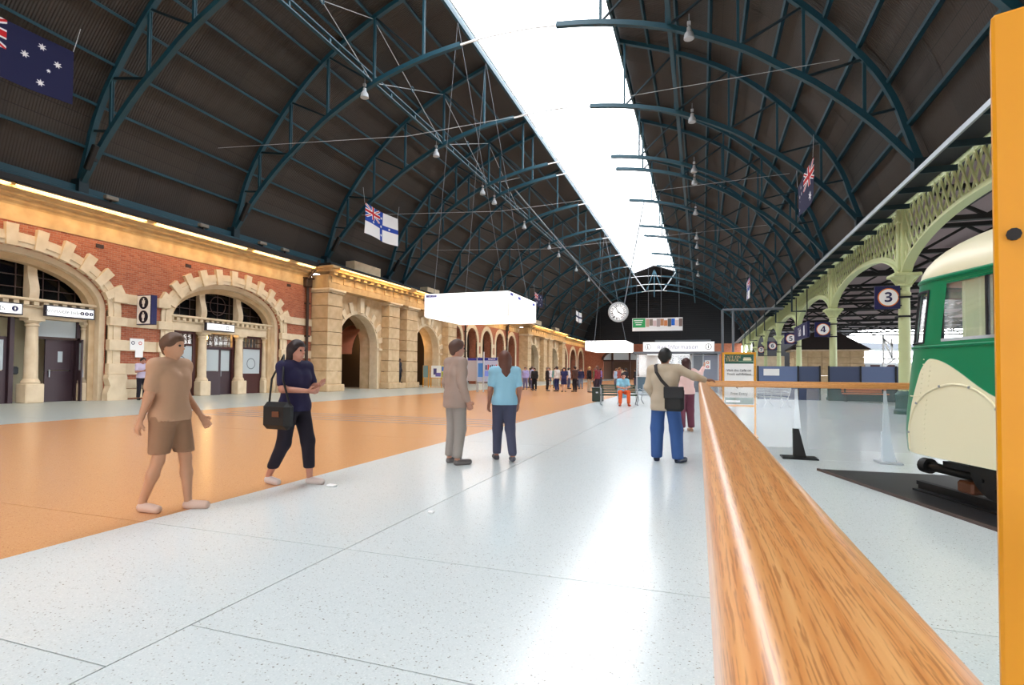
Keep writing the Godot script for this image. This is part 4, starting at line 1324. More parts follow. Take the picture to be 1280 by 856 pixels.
	var nrm_at := func(u: float, y: float) -> Vector3:
		var a: Vector3 = plan.call(clampf(u - 0.004, 0, 2), y)
		var b: Vector3 = plan.call(clampf(u + 0.004, 0, 2), y)
		var d: Vector3 = plan.call(u, y + 0.01) - plan.call(u, y - 0.01)
		var nn := d.cross(b - a).normalized()
		var ctr := Vector3(SX, y, 4.5)
		if nn.dot(plan.call(u, y) - ctr) < 0.0: nn = -nn
		return nn
	for i in full.size() - 1:
		for j in ys.size() - 1:
			if is_win.call((full[i] + full[i + 1]) * 0.5, (ys[j] + ys[j + 1]) * 0.5): continue
			var p := []
			var q := []
			var tt := []
			for e in [[i, j], [i + 1, j], [i + 1, j + 1], [i, j + 1]]:
				var u: float = full[e[0]]
				var y: float = ys[e[1]]
				p.append(plan.call(u, y)); q.append(nrm_at.call(u, y)); tt.append(Vector2(u * 0.5, 1.0 - (y - 0.47) / 1.83))
			shell.quads(p, q, tt)
	obj("painted_shell", shell, paint, c)
	var roof := mb()
	var ry := []
	for k in 13: ry.append(2.30 + 0.6 * sin(PI * 0.5 * k / 12.0))
	for i in full.size() - 1:
		for j in ry.size() - 1:
			var p := []
			var q := []
			var tt := []
			for e in [[i, j], [i + 1, j], [i + 1, j + 1], [i, j + 1]]:
				var u: float = full[e[0]]
				var y: float = minf(ry[e[1]], 2.895)
				p.append(plan.call(u, y)); q.append(nrm_at.call(u, minf(y, 2.88))); tt.append(Vector2(u, y))
			roof.quads(p, q, tt)
	obj("cream_roof", roof, M.cream, c)
	# drip rail under the roof and belt rail under the windows
	for yy in [[2.29, 0.022], [1.60, 0.016]]:
		var pts := []
		for u in full: pts.append(plan.call(u, yy[0]))
		var b := mb()
		b.tube(pts, yy[1], 6)
		obj("drip_rail" if yy[0] > 2.0 else "belt_rail", b, M.green, c)
	# glass, window frames
	for sd in [0, 1]:
		for w in wins:
			var b := mb()
			var u0: float = u_of.call(w[0])
			var u1: float = u_of.call(w[1])
			if sd: 
				u0 = 2.0 - u0; u1 = 2.0 - u1
			var a: Vector3 = plan.call(u0, 1.645)
			var d: Vector3 = plan.call(u1, 2.24)
			var xi := 0.02 if sd == 0 else -0.02
			b.box(Vector3((a.x + d.x) * 0.5 + xi, 1.94, (a.z + d.z) * 0.5), Vector3(0.006, 0.6, absf(a.z - d.z)))
			obj("window_pane", b, M.glass, c)
			obj("window_sill", one(Vector3(a.x + xi, 1.66, (a.z + d.z) * 0.5), Vector3(0.035, 0.03, absf(a.z - d.z))), M.greylight, c)
			obj("window_head", one(Vector3(a.x + xi, 2.23, (a.z + d.z) * 0.5), Vector3(0.035, 0.02, absf(a.z - d.z))), M.green, c)
			for zz in [a.z, d.z]: obj("sash_bar", one(Vector3(a.x + xi, 1.94, zz), Vector3(0.03, 0.6, 0.022)), M.dark, c)
	for rngq in [[q0, q1], [2.0 - q1, 2.0 - q0], [0.75, 1.25]]:
		var gq := mb()
		var fq := []
		for k in 6:
			var ua := lerpf(rngq[0], rngq[1], k / 6.0)
			var ub := lerpf(rngq[0], rngq[1], (k + 1) / 6.0)
			var o: Vector3 = -nrm_at.call(ua, 1.9) * 0.012
			gq.quads([plan.call(ua, 1.645) + o, plan.call(ub, 1.645) + o, plan.call(ub, 2.18) + o, plan.call(ua, 2.18) + o], [-o, -o, -o, -o], [Vector2(), Vector2(), Vector2(), Vector2()])
		obj("quarter_light", gq, M.glass, c)
		for k in 9: fq.append(plan.call(lerpf(rngq[0], rngq[1], k / 8.0), 1.645))
		for k in 5: fq.append(plan.call(rngq[1], lerpf(1.7, 2.12, k / 4.0)))
		for k in 9: fq.append(plan.call(lerpf(rngq[1], rngq[0], k / 8.0), 2.18))
		for k in 5: fq.append(plan.call(rngq[0], lerpf(2.12, 1.7, k / 4.0)))
		fq.append(fq[0])
		var fb := mb()
		fb.tube(fq, 0.014, 6)
		obj("rubber_surround", fb, M.dark, c)
	# interior
	var ib := mb()
	ib.box(Vector3(SX, 0.9, 4.9), Vector3(2.2, 0.06, 5.0))
	ib.box(Vector3(SX, 1.2, 7.4), Vector3(2.3, 2.2, 0.06))
	obj("cabin_floor", ib, M.dark, c)
	obj("cabin_bulkhead", one(Vector3(SX - 0.1, 1.9, 3.5), Vector3(1.5, 1.2, 0.05)), M.timber_dark, c)
	for cz in [[2.16, 2.56], [3.0, 3.34]]:
		var cb := mb()
		var N := 22
		for k in N:
			var z0 := lerpf(cz[0], cz[1], float(k) / N)
			var z1 := lerpf(cz[0], cz[1], float(k + 1) / N)
			var x0 := SX - HW + 0.09 + 0.022 * sin(k * 1.9)
			var x1 := SX - HW + 0.09 + 0.022 * sin((k + 1) * 1.9)
			cb.quadd(Vector3(x0, 1.66, z0), Vector3(x1, 1.66, z1), Vector3(x1, 2.23, z1), Vector3(x0, 2.23, z0), Vector3.LEFT)
		obj("curtain", cb, M.curtain, c)
	# wheel cover: raised semicircular bead with bolts
	var wc := mb()
	var bolts := []
	var pts2 := []
	for k in 25:
		var a := PI * k / 24.0
		var zz := 2.32 + 0.70 * cos(a)
		var yy := 0.50 + 0.72 * sin(a)
		var u: float = u_of.call(zz) if zz > 1.98 else 0.5 + 0.5 * clampf((1.98 - zz) / 1.1, 0, 1) * 0.62
		var pp: Vector3 = plan.call(u, yy)
		pts2.append(pp)
		if k % 4 == 2: bolts.append(pp)
	wc.tube(pts2, 0.012, 6)
	obj("wheel_cover_bead", wc, M.cream, c)
	for p in bolts:
		var b := mb()
		b.lathe(Vector3.ZERO, [Vector2(0.014, 0), Vector2(0.012, 0.012), Vector2(0.001, 0.016)], 8)
		put("bolt", b.mesh(), M.steel, c, p + Vector3(-0.004, 0, 0), Basis(Vector3(0, 0, 1), PI * 0.5))
	# riveted seams and hatch on the nose corner
	for yy in range(20):
		var y := 0.55 + yy * 0.05
		if y < 1.5: put("rivet", rivet_mesh(), M.cream, c, plan.call(0.5, y))
	for k in 8:
		put("rivet", rivet_mesh(), M.cream, c, plan.call(0.52 + 0.012 * k, 1.08))
		put("rivet", rivet_mesh(), M.cream, c, plan.call(0.53, 1.12 + 0.05 * k))
	# lamps on the nose edge
	for y in [0.62, 0.78, 0.93]:
		var lb := mb()
		var p: Vector3 = plan.call(0.86, y)
		lb.tube([p, p + Vector3(-0.05, 0, -0.07)], 0.035, 10)
		obj("marker_lamp", lb, M.dark, c)
	var hb := mb()
	var hp: Vector3 = plan.call(0.8, 1.55)
	hb.tube([hp, hp + Vector3(-0.03, 0, -0.05)], 0.03, 10)
	obj("tail_lamp", hb, M.green, c)
	# roof fittings: horn and rail
	var hr := mb()
	hr.tube([Vector3(0.72, 2.86, 2.7), Vector3(0.66, 2.88, 3.1), Vector3(0.62, 2.9, 3.5), Vector3(0.6, 2.92, 4.2)], 0.022, 8)
	obj("roof_handrail", hr, M.steel, c)
	for q in [[2.74, 0.07], [3.5, 0.04]]:
		var b := mb()
		b.lathe(Vector3(0.68, 2.78, q[0]), [Vector2(0.02, 0), Vector2(0.03, 0.08), Vector2(q[1], 0.12), Vector2(0.02, 0.16)], 12)
		obj("roof_lamp", b, M.steel, c)
	# buffers, wheels
	var bf := mb()
	bf.tube([Vector3(0.62, 0.28, 2.4), Vector3(0.62, 0.28, 1.25)], 0.05, 10)
	bf.tube([Vector3(0.62, 0.28, 1.25), Vector3(0.62, 0.28, 1.15)], 0.085, 14)
	bf.box(Vector3(0.62, 0.35, 1.75), Vector3(0.1, 0.06, 0.5))
	obj("buffer", bf, M.black, c)
	for q in [[0.44, 2.4], [1.92, 2.4], [0.44, 4.6], [1.92, 4.6]]:
		var wb := mb()
		var o := Vector3(q[0], 0.46, q[1])
		var s := -1.0 if q[0] < 1.0 else 1.0
		wb.tube([o - Vector3(s * 0.05, 0, 0), o + Vector3(s * 0.05, 0, 0)], 0.32, 30)
		wb.tube([o - Vector3(s * 0.08, 0, 0), o - Vector3(s * 0.05, 0, 0)], 0.35, 30)
		wb.tube([o + Vector3(s * 0.05, 0, 0), o + Vector3(s * 0.1, 0, 0)], 0.09, 14)
		var wl := obj("wheel", wb, M.black, c)
		for k in 8:
			var a := TAU * k / 8.0
			var bb := mb()
			bb.tube([o + Vector3(s * 0.05, 0.22 * sin(a), 0.22 * cos(a)), o + Vector3(s * 0.07, 0.22 * sin(a), 0.22 * cos(a))], 0.02, 6)
			obj("wheel_bolt", bb, M.dark, wl)
	obj("axle_beam", one(Vector3(SX, 0.52, 4.2), Vector3(1.2, 0.16, 4.0)), M.black, c)
	obj("wheel_chock", one(Vector3(0.46, 0.2, 2.02), Vector3(0.14, 0.12, 0.2), 0.02), M.bronze, c)
var _rivet: Mesh
func rivet_mesh() -> Mesh:
	if _rivet == null:
		var s := SphereMesh.new()
		s.radius = 0.007; s.height = 0.014; s.radial_segments = 8; s.rings = 4
		_rivet = s
	return _rivet

# ---------------------------------------------------------------- handrail and glass balustrade
func round_rail(a: Vector3, b: Vector3, w: float, h: float, r: float) -> MB:   # a, b: centre of the top surface
	var d := (b - a).normalized()
	var sx := d.cross(Vector3.UP).normalized()
	var prof := []
	var nr := []
	for q in [[1, 1, 0.0], [-1, 1, 0.5], [-1, -1, 1.0], [1, -1, 1.5]]:
		for k in 6:
			var t: float = PI * (q[2] + 0.5 * k / 5.0)
			prof.append(Vector2(q[0] * (w * 0.5 - r) + r * cos(t), -h * 0.5 + q[1] * (h * 0.5 - r) + r * sin(t)))
			nr.append(Vector2(cos(t), sin(t)))
	var m := mb()
	var L := a.distance_to(b)
	var per := 0.0
	for i in prof.size():
		var j := (i + 1) % prof.size()
		var seg: float = prof[i].distance_to(prof[j])
		var p := [a + sx * prof[i].x + Vector3.UP * prof[i].y, a + sx * prof[j].x + Vector3.UP * prof[j].y]
		var n0: Vector3 = sx * nr[i].x + Vector3.UP * nr[i].y
		var n1: Vector3 = sx * nr[j].x + Vector3.UP * nr[j].y
		m.quads([p[0], p[1], p[1] + d * L, p[0] + d * L], [n0, n1, n1, n0], [Vector2(per / 0.30, 0), Vector2((per + seg) / 0.30, 0), Vector2((per + seg) / 0.30, L / 0.9), Vector2(per / 0.30, L / 0.9)])
		per += seg
	for e in [[a, -d], [b, d]]:
		for i in range(1, prof.size() - 1):
			m.trid(e[0] + sx * prof[0].x + Vector3.UP * prof[0].y, e[0] + sx * prof[i].x + Vector3.UP * prof[i].y, e[0] + sx * prof[i + 1].x + Vector3.UP * prof[i + 1].y, e[1])
	return m
func stanchion(parent: Node, at: Vector3, turn: float, dark: bool) -> void:
	var s := Node3D.new()
	s.name = "stanchion"
	parent.add_child(s, true)
	s.position = at
	s.rotation.y = turn
	obj("base_plate", one(Vector3(0, 0.012, 0), Vector3(0.5 if dark else 0.3, 0.024, 0.34), 0.005), M.black if dark else M.greylight, s)
	var b := mb()
	b.prism(PackedVector2Array([Vector2(-0.08, 0.02), Vector2(0.10, 0.02), Vector2(-0.005, 0.46), Vector2(-0.085, 0.46)]), Vector3(0, 0, -0.045), Vector3.RIGHT, Vector3.UP, Vector3(0, 0, 0.03))
	b.prism(PackedVector2Array([Vector2(-0.08, 0.02), Vector2(0.10, 0.02), Vector2(-0.005, 0.46), Vector2(-0.085, 0.46)]), Vector3(0, 0, 0.015), Vector3.RIGHT, Vector3.UP, Vector3(0, 0, 0.03))
	obj("clamp_fins", b, M.black if dark else M.acrylic, s)
	var g := mb()
	g.prism(PackedVector2Array([Vector2(-0.08, 0.1), Vector2(0.06, 0.1), Vector2(-0.02, 1.07), Vector2(-0.05, 1.07)]), Vector3(0, 0, -0.014), Vector3.RIGHT, Vector3.UP, Vector3(0, 0, 0.028))
	obj("acrylic_fin", g, M.acrylic, s)
func build_rail() -> void:
	var T := 1.172
	var r := thing("handrail_balustrade", "long orange timber handrail on a glass balustrade beside the camera", "handrail", Vector3(0.03, 0, -4.4))
	obj("timber_rail", round_rail(Vector3(0.045, T, 5.2), Vector3(-0.02, T, -5.0), 0.118, 0.115, 0.03), M.rail, r)
	for k in 4: obj("glass_panel", one(Vector3(0.04, 0.6, 3.75 - k * 2.4), Vector3(0.012, 0.94, 2.3)), M.glass, r)
	for z in [3.6, 1.3, -1.0, -3.4]: obj("floor_clamp", one(Vector3(0.055, 0.07, z), Vector3(0.04, 0.14, 0.4), 0.01), M.black, r)
	var c := thing("cross_handrail", "short timber handrail on glass crossing towards the train", "handrail", Vector3(1.5, 0, -9.52))
	obj("timber_rail", round_rail(Vector3(-1.46, T + 0.02, 0.0), Vector3(1.5, T + 0.02, -0.12), 0.11, 0.1, 0.025), M.rail, c)
	for x in [-0.75, 0.72]: obj("glass_panel", one(Vector3(x, 0.62, -0.05), Vector3(1.35, 0.92, 0.012)), M.glass, c)
	stanchion(c, Vector3(-0.07, 0, -0.05), 0.0, true)
	stanchion(c, Vector3(1.12, 0, -0.05), 0.0, false)  # plate and clamp fins paled to stand for glare on the floor

# ---------------------------------------------------------------- signs
func round_number(parent: Node, s: String, o: Vector3, r: float) -> void:
	obj("roundel", disc(o, Vector3(0, 0, 1), r, 0.012), M.white, parent)
	obj("roundel_ring", ring(o, Vector3(0, 0, 1), r * 0.93, r * 1.04, 0.016), M.orange, parent)
	text(parent, "numeral", s, o + Vector3(0, 0, 0.018), Basis(), r * 1.15, M.navy, false, 700)
func yellow_sign(at: Vector3, turn: float, label: String, front: bool, w: float, h: float) -> void:
	var t := thing("framed_sign", label, "sign", at, turn, "yellow framed signs")
	for s in [-1.0, 1.0]: obj("frame_post", one(Vector3(s * w * 0.5, h * 0.5, 0), Vector3(0.038, h, 0.045), 0.004), M.yellow, t)
	for y in [h - 0.022, h - 1.12]: obj("frame_rail", one(Vector3(0, y, 0), Vector3(w - 0.046, 0.045, 0.046), 0.004), M.yellow, t)
	for s in [-1.0, 1.0]: obj("foot", one(Vector3(s * w * 0.5, 0.015, 0), Vector3(0.08, 0.03, 0.5)), M.yellow, t)
	for s in [-1.0, 1.0]:
		for y in [h - 0.3, h - 0.9]: obj("frame_bolt", disc(Vector3(s * w * 0.5, y, 0.024), Vector3(0, 0, 1), 0.008, 0.005, 10), M.dark, t)
	var pn := obj("panel", one(Vector3(0, h - 0.57, 0), Vector3(w - 0.05, 1.06, 0.02)), M.white, t)
	var gm := mat(Color(0.10, 0.33, 0.27), 0.5)
	obj("header_band", one(Vector3(0, h - 0.14, 0.012), Vector3(w - 0.06, 0.2, 0.006)), gm, pn)
	obj("footer_band", one(Vector3(0, h - 1.02, 0.012), Vector3(w - 0.06, 0.14, 0.006)), gm, pn)
	if not front: return
	var tan := mat(Color(0.78, 0.68, 0.52), 0.6)
	text(pn, "heading", "CAFE ON", Vector3(-0.13, h - 0.1, 0.016), Basis(), 0.055, tan, true, 700)
	text(pn, "heading", "TRACK", Vector3(-0.13, h - 0.165, 0.016), Basis(), 0.055, tan, true, 700)
	obj("tram_emblem", one(Vector3(0.16, h - 0.12, 0.016), Vector3(0.14, 0.02, 0.004)), M.cream, pn)
	obj("tram_emblem", one(Vector3(0.16, h - 0.155, 0.016), Vector3(0.16, 0.035, 0.004)), M.cream, pn)
	obj("landscape_line", one(Vector3(0.14, h - 0.19, 0.016), Vector3(0.28, 0.018, 0.004)), mat(Color(0.5, 0.62, 0.52), 0.6), pn)
	var ink := mat(Color(0.16, 0.14, 0.2), 0.6)
	text(pn, "line", "Visit the Cafe on", Vector3(0, h - 0.38, 0.014), Basis(), 0.05, ink)
	text(pn, "line", "Track exhibition", Vector3(0, h - 0.46, 0.014), Basis(), 0.05, ink)
	var ar := mb()
	ar.box(Vector3(0.01, h - 0.73, 0.014), Vector3(0.13, 0.014, 0.006))
	ar.bar(Vector3(-0.06, h - 0.73, 0.014), Vector3(-0.02, h - 0.7, 0.014), 0.014, 0.006, Vector3(0, 0, 1))
	ar.bar(Vector3(-0.06, h - 0.73, 0.014), Vector3(-0.02, h - 0.76, 0.014), 0.014, 0.006, Vector3(0, 0, 1))
	obj("arrow", ar, ink, pn)
	text(pn, "line", "Free Entry", Vector3(0, h - 0.87, 0.014), Basis(), 0.055, ink)
	obj("white_strip", one(Vector3(-0.12, h - 1.03, 0.016), Vector3(0.28, 0.04, 0.004)), M.white, pn)
func icon_man(parent: Node, o: Vector3, s: float, m: Material, bs: Basis) -> void:
	var b := mb(Transform3D(bs, o))
	b.tube([Vector3(0, s * 0.36, 0), Vector3(0, s * 0.36, 0.006)], s * 0.1, 12)
	b.box(Vector3(0, s * 0.06, 0.003), Vector3(s * 0.24, s * 0.38, 0.006))
	b.box(Vector3(-s * 0.17, s * 0.08, 0.003), Vector3(s * 0.06, s * 0.34, 0.006))
	b.box(Vector3(s * 0.17, s * 0.08, 0.003), Vector3(s * 0.06, s * 0.34, 0.006))
	b.box(Vector3(-s * 0.065, -s * 0.26, 0.003), Vector3(s * 0.1, s * 0.36, 0.006))
	b.box(Vector3(s * 0.065, -s * 0.26, 0.003), Vector3(s * 0.1, s * 0.36, 0.006))
	obj("person_icon", b, m, parent)
func build_signs() -> void:
	# platform numbers on the colonnade
	var zs := [-21.75, -32.4, -43.1, -53.8, -64.5]
	for i in 5:
		var s := str(i + 3)
		var x0 := [5.60, 5.62, 5.55, 5.55, 5.72][i] as float
		var y := [3.95, 3.68, 3.85, 3.85, 3.95][i] as float
		var t := thing("platform_sign", "navy platform sign numbered " + ["three", "four", "five", "six", "seven"][i] + " in a white roundel", "sign", Vector3((x0 + 6.34) * 0.5, y, zs[i]), 0.0, "platform number signs")
		obj("sign_panel", one(Vector3.ZERO, Vector3(6.34 - x0, 0.78, 0.1), 0.01), M.navy, t)
		round_number(t, s, Vector3(0.02, 0, 0.052), 0.3)
		for yy in [0.28, -0.28]: obj("bracket", one(Vector3((6.34 - x0) * 0.5 + 0.08, yy, -0.02), Vector3(0.2, 0.04, 0.04)), M.dark, t)
	var lb := thing("direction_sign", "long blue sign board beside the platform 4 number", "sign", Vector3(5.4, 3.75, -35.0))
	obj("sign_panel", one(Vector3.ZERO, Vector3(0.12, 0.85, 4.4), 0.01), M.navy, lb)
	obj("white_bar", one(Vector3(-0.065, 0, 1.2), Vector3(0.01, 0.55, 0.3)), M.white, lb)
	text(lb, "lettering", "Tab", Vector3(-0.062, 0, -0.3), Basis(Vector3.UP, -PI * 0.5), 0.5, M.white)
	for z in [-1.8, 1.8]: obj("hanger", one(Vector3(0, 1.3, z), Vector3(0.05, 1.8, 0.05)), M.dark, lb)
	yellow_sign(Vector3(0.74, 0, -12.45), 0.0, "yellow framed exhibition sign with green header behind the cross handrail", true, 0.62, 1.76)
	yellow_sign(Vector3(0.684, 0, -0.80), -0.35, "yellow frame post close to the camera at the right edge", false, 0.62, 1.785)
	# toilet signs on the left wall
	var bx := Basis(Vector3.UP, PI * 0.5)
	var t1 := thing("toilet_sign", "projecting navy and white toilet sign with two person symbols", "sign", Vector3(-22.52, 3.83, -17.05))
	obj("sign_box", one(Vector3.ZERO, Vector3(0.86, 1.26, 0.26), 0.01), M.navy, t1)
	obj("sign_face", one(Vector3(-0.02, 0, 0.125), Vector3(0.78, 1.2, 0.02)), M.white, t1)
	for s in [0.3, -0.3]:
		obj("roundel", disc(Vector3(-0.02, s, 0.136), Vector3(0, 0, 1), 0.27, 0.008), M.navy_dark, t1)
		icon_man(t1, Vector3(-0.02, s, 0.145), 0.42, M.white, Basis())
	obj("bracket", one(Vector3(-0.45, 0, 0), Vector3(0.1, 0.6, 0.1)), M.dark, t1)
	var t2 := thing("entrance_sign", "white accessible toilet sign over the open door", "sign", Vector3(-23.28, 3.47, -14.5))
	obj("sign_box", one(Vector3.ZERO, Vector3(0.14, 0.42, 1.75)), M.navy_dark, t2)
	obj("sign_face", one(Vector3(0.066, 0, 0), Vector3(0.02, 0.34, 1.66)), M.lit, t2)
	text(t2, "lettering", "Accessible toilet", Vector3(0.078, 0.0, 0.25), bx, 0.135, M.grey)
	for k in 3:
		obj("roundel", disc(Vector3(0.077, 0, -0.40 - k * 0.17), Vector3(1, 0, 0), 0.075, 0.006, 18), M.navy, t2)
		icon_man(t2, Vector3(0.084, 0, -0.40 - k * 0.17), 0.1, M.white, bx)
	var t3 := thing("entrance_sign", "white toilet sign cut by the left edge over the nearer arch doors", "sign", Vector3(-23.28, 3.42, -12.2))
	obj("sign_box", one(Vector3.ZERO, Vector3(0.14, 0.42, 1.4)), M.navy_dark, t3)
	obj("sign_face", one(Vector3(0.066, 0, 0), Vector3(0.02, 0.34, 1.32)), M.lit, t3)
	text(t3, "lettering", "Toilets", Vector3(0.078, 0, 0.2), bx, 0.19, M.grey)
	obj("roundel", disc(Vector3(0.077, 0, -0.45), Vector3(1, 0, 0), 0.1, 0.006, 18), M.navy, t3)
	icon_man(t3, Vector3(0.084, 0, -0.45), 0.13, M.white, bx)
	var t4 := thing("entrance_sign", "white sign over the door of the farther big arch", "sign", Vector3(-23.28, 3.45, -21.55))
	obj("sign_box", one(Vector3.ZERO, Vector3(0.14, 0.4, 1.75)), M.navy_dark, t4)
	obj("sign_face", one(Vector3(0.066, 0, 0), Vector3(0.02, 0.32, 1.66)), M.lit, t4)
	text(t4, "lettering", "Toilets", Vector3(0.078, 0, 0.2), bx, 0.18, M.greylight)
	obj("roundel", ring(Vector3(0.077, 0, -0.4), Vector3(1, 0, 0), 0.06, 0.09, 0.006, 18), M.navy, t4)
	# paper notices on the pier
	var nt := thing("paper_notice", "white paper notices stuck on the brick pier", "notice", Vector3(-22.93, 2.25, -16.95))
	obj("sheet", one(Vector3(0.01, 0.1, 0), Vector3(0.02, 0.5, 0.62)), M.white, nt)
	obj("sheet", one(Vector3(0.012, -0.28, -0.1), Vector3(0.02, 0.34, 0.34)), M.white, nt)
	obj("print", ring(Vector3(0.021, 0.16, 0.18), Vector3(1, 0, 0), 0.05, 0.08, 0.003, 16), M.navy, nt)
	obj("print", ring(Vector3(0.021, 0.16, -0.14), Vector3(1, 0, 0), 0.05, 0.075, 0.003, 16), M.red, nt)
	# hanging departure board boxes
	var bd := thing("departure_board", "large white box of departure screens hanging over the middle of the hall", "display board", Vector3(-10.92, 4.0, -26.75))
	obj("board_casing", one(Vector3(0, 0.6, 0), Vector3(4.5, 1.16, 4.5), 0.02), M.white, bd)
	for s in 4:
		var bs := Basis(Vector3.UP, PI * 0.5 * s)
		put("screen_face", one(Vector3(0, 0.6, 2.262), Vector3(4.4, 1.12, 0.02)).mesh(), M.screen, bd, Vector3.ZERO, bs)
	obj("underside_panel", one(Vector3(0, 0.012, 0), Vector3(4.4, 0.02, 4.4)), M.screen, bd)
	obj("title_pill", one(Vector3(-1.85, 1.06, 2.28), Vector3(0.58, 0.12, 0.01)), mat(Color(0.2, 0.25, 0.7), 0.5), bd)
	text(bd, "lettering", "Train info", Vector3(-1.85, 1.06, 2.288), Basis(), 0.09, M.white)
	for q in [[1.9, 1.05], [0.75, 1.0], [-1.75, 0.98]]:
		obj("title_pill", one(Vector3(2.28, q[1], q[0]), Vector3(0.01, 0.13, 0.4)), mat(Color(0.4, 0.45, 0.85), 0.5), bd)
	for k in 5:
		obj("timetable_line", one(Vector3(-1.5 + 0.1 * (k % 2), 0.85 - k * 0.1, 2.276), Vector3(0.9 - 0.12 * (k % 3), 0.02, 0.004)), M.frost, bd)
	for x in [-1.9, 1.9]:
		for z in [-1.9, 1.9]:
			var b := mb()
			b.tube([Vector3(x, 1.15, z), Vector3(-0.75, 15.05, z)], 0.012, 5)
			obj("suspension_cable", b, M.grey, bd)
	board_light(bd, Vector3(0, 0.6, 2.35), Basis(Vector3.UP, PI), Vector2(4.4, 1.1))
	board_light(bd, Vector3(2.35, 0.6, 0), Basis(Vector3.UP, -PI * 0.5), Vector2(4.4, 1.1))
	board_light(bd, Vector3(0, -0.06, 0), Basis(Vector3.RIGHT, -PI * 0.5), Vector2(4.4, 4.4))
	var b2 := thing("departure_board", "white box of departure screens hanging in the distance before the fanlight", "display board", Vector3(-10.9, 4.0, -69.2))
	obj("board_casing", one(Vector3(0, 0.6, 0), Vector3(4.9, 1.16, 7.4), 0.02), M.white, b2)
	obj("screen_face", one(Vector3(0, 0.6, 3.71), Vector3(4.8, 1.12, 0.02)), M.screen, b2)
	obj("screen_face", one(Vector3(2.46, 0.6, 0), Vector3(0.02, 1.12, 7.3)), M.screen, b2)
	obj("underside_panel", one(Vector3(0, 0.012, 0), Vector3(4.8, 0.02, 7.3)), M.screen, b2)
	for k in 3: obj("title_pill", one(Vector3(-2.1 + k * 0.45, 1.1, 3.725), Vector3(0.3, 0.07, 0.01)), M.grey, b2)
	for x in [-2.0, 2.0]:
		var b := mb()
		b.tube([Vector3(x, 1.15, 0), Vector3(-0.77, 15.05, 0)], 0.03, 5)
		obj("suspension_cable", b, M.grey, b2)
	board_light(b2, Vector3(0, 0.6, 3.8), Basis(Vector3.UP, PI), Vector2(4.8, 1.1))
	# poster boards before the portal
	var yb := thing("poster_stand", "yellow framed poster stand before the sandstone portal", "display board", Vector3(-20.0, 0, -39.8), -0.1)
	for x in [-1.5, -0.75, 0.25, 0.75]: obj("frame_post", one(Vector3(x, 0.9, 0), Vector3(0.05, 1.8, 0.05)), M.yellow, yb)
	obj("frame_post", one(Vector3(-1.0, 0.9, 0), Vector3(0.04, 1.8, 0.05)), M.yellow, yb)
	for x in [[-0.25, 1.0], [0.5, 0.5]]:
		obj("frame_rail", one(Vector3(x[0], 0.05, 0), Vector3(x[1], 0.04, 0.04)), M.yellow, yb)
		obj("frame_rail", one(Vector3(x[0], 0.78, 0), Vector3(x[1], 0.04, 0.04)), M.yellow, yb)
	obj("poster", one(Vector3(-1.25, 1.3, 0.02), Vector3(0.48, 0.96, 0.02)), mat(Color(0.45, 0.58, 0.6), 0.6), yb)
	obj("poster", one(Vector3(-0.25, 1.3, 0.02), Vector3(0.96, 0.96, 0.02)), M.white, yb)
	obj("poster_print", one(Vector3(-0.35, 1.3, 0.034), Vector3(0.3, 0.5, 0.004)), mat(Color(0.3, 0.28, 0.5), 0.6), yb)
	obj("poster_print", one(Vector3(-0.05, 1.05, 0.034), Vector3(0.5, 0.3, 0.004)), mat(Color(0.45, 0.4, 0.7), 0.6), yb)
	obj("poster", one(Vector3(0.5, 1.3, 0.02), Vector3(0.48, 0.96, 0.02)), mat(Color(0.85, 0.85, 0.5), 0.6), yb)
	for q in [[0.38, 1.52, Color(0.25, 0.45, 0.75)], [0.62, 1.52, Color(0.1, 0.6, 0.7)], [0.38, 1.06, Color(0.6, 0.68, 0.2)], [0.62, 1.06, Color(0.25, 0.4, 0.25)]]:
		obj("poster_print", one(Vector3(q[0], q[1], 0.034), Vector3(0.2, 0.38, 0.004)), mat(q[2], 0.6), yb)
	var mp := thing("map_board", "blue network map board on grey posts in front of the narrow arches", "display board", Vector3(-13.1, 0, -33.0))
	for x in [-0.72, 0.72]: obj("post", one(Vector3(x, 1.14, 0), Vector3(0.06, 2.28, 0.06)), M.greylight, mp)
	var cp := mb()
	cp.tube([Vector3(-0.22, 0, 0.12), Vector3(-0.22, 2.6, 0.12)], 0.05, 10)
	obj("round_post", cp, M.greylight, mp)
	obj("board", one(Vector3(0, 1.45, 0), Vector3(1.38, 1.55, 0.04)), mat(Color(0.72, 0.75, 0.85), 0.5), mp)
	obj("header", one(Vector3(0, 2.13, 0.024), Vector3(1.38, 0.18, 0.01)), mat(Color(0.15, 0.18, 0.55), 0.5), mp)
	text(mp, "lettering", "Network", Vector3(0.3, 2.13, 0.03), Basis(), 0.1, M.white)
	obj("map_print", one(Vector3(-0.45, 1.42, 0.024), Vector3(0.4, 0.9, 0.01)), mat(Color(0.3, 0.55, 0.85), 0.5), mp)
	obj("map_print", one(Vector3(0.25, 1.2, 0.024), Vector3(0.85, 0.35, 0.01)), mat(Color(0.5, 0.6, 0.95), 0.5), mp)
	for k in 6: obj("map_print", one(Vector3(-0.08 + k * 0.14, 1.6, 0.024), Vector3(0.09, 0.3 + 0.06 * (k % 2), 0.01)), [M.navy, M.red, M.maroon, M.navy, M.grey, M.red][k], mp)
	obj("leaflet_shelf", one(Vector3(0, 0.6, 0), Vector3(1.3, 0.06, 0.3)), M.grey, mp)
	var m2 := thing("map_board", "narrow grey timetable board left of the blue map board", "display board", Vector3(-14.3, 0, -33.4))
	for x in [-0.4, 0.4]: obj("post", one(Vector3(x, 1.13, 0), Vector3(0.05, 2.26, 0.05)), M.greylight, m2)
	obj("board", one(Vector3(0, 1.45, 0), Vector3(0.76, 1.5, 0.04)), mat(Color(0.72, 0.68, 0.68), 0.5), m2)
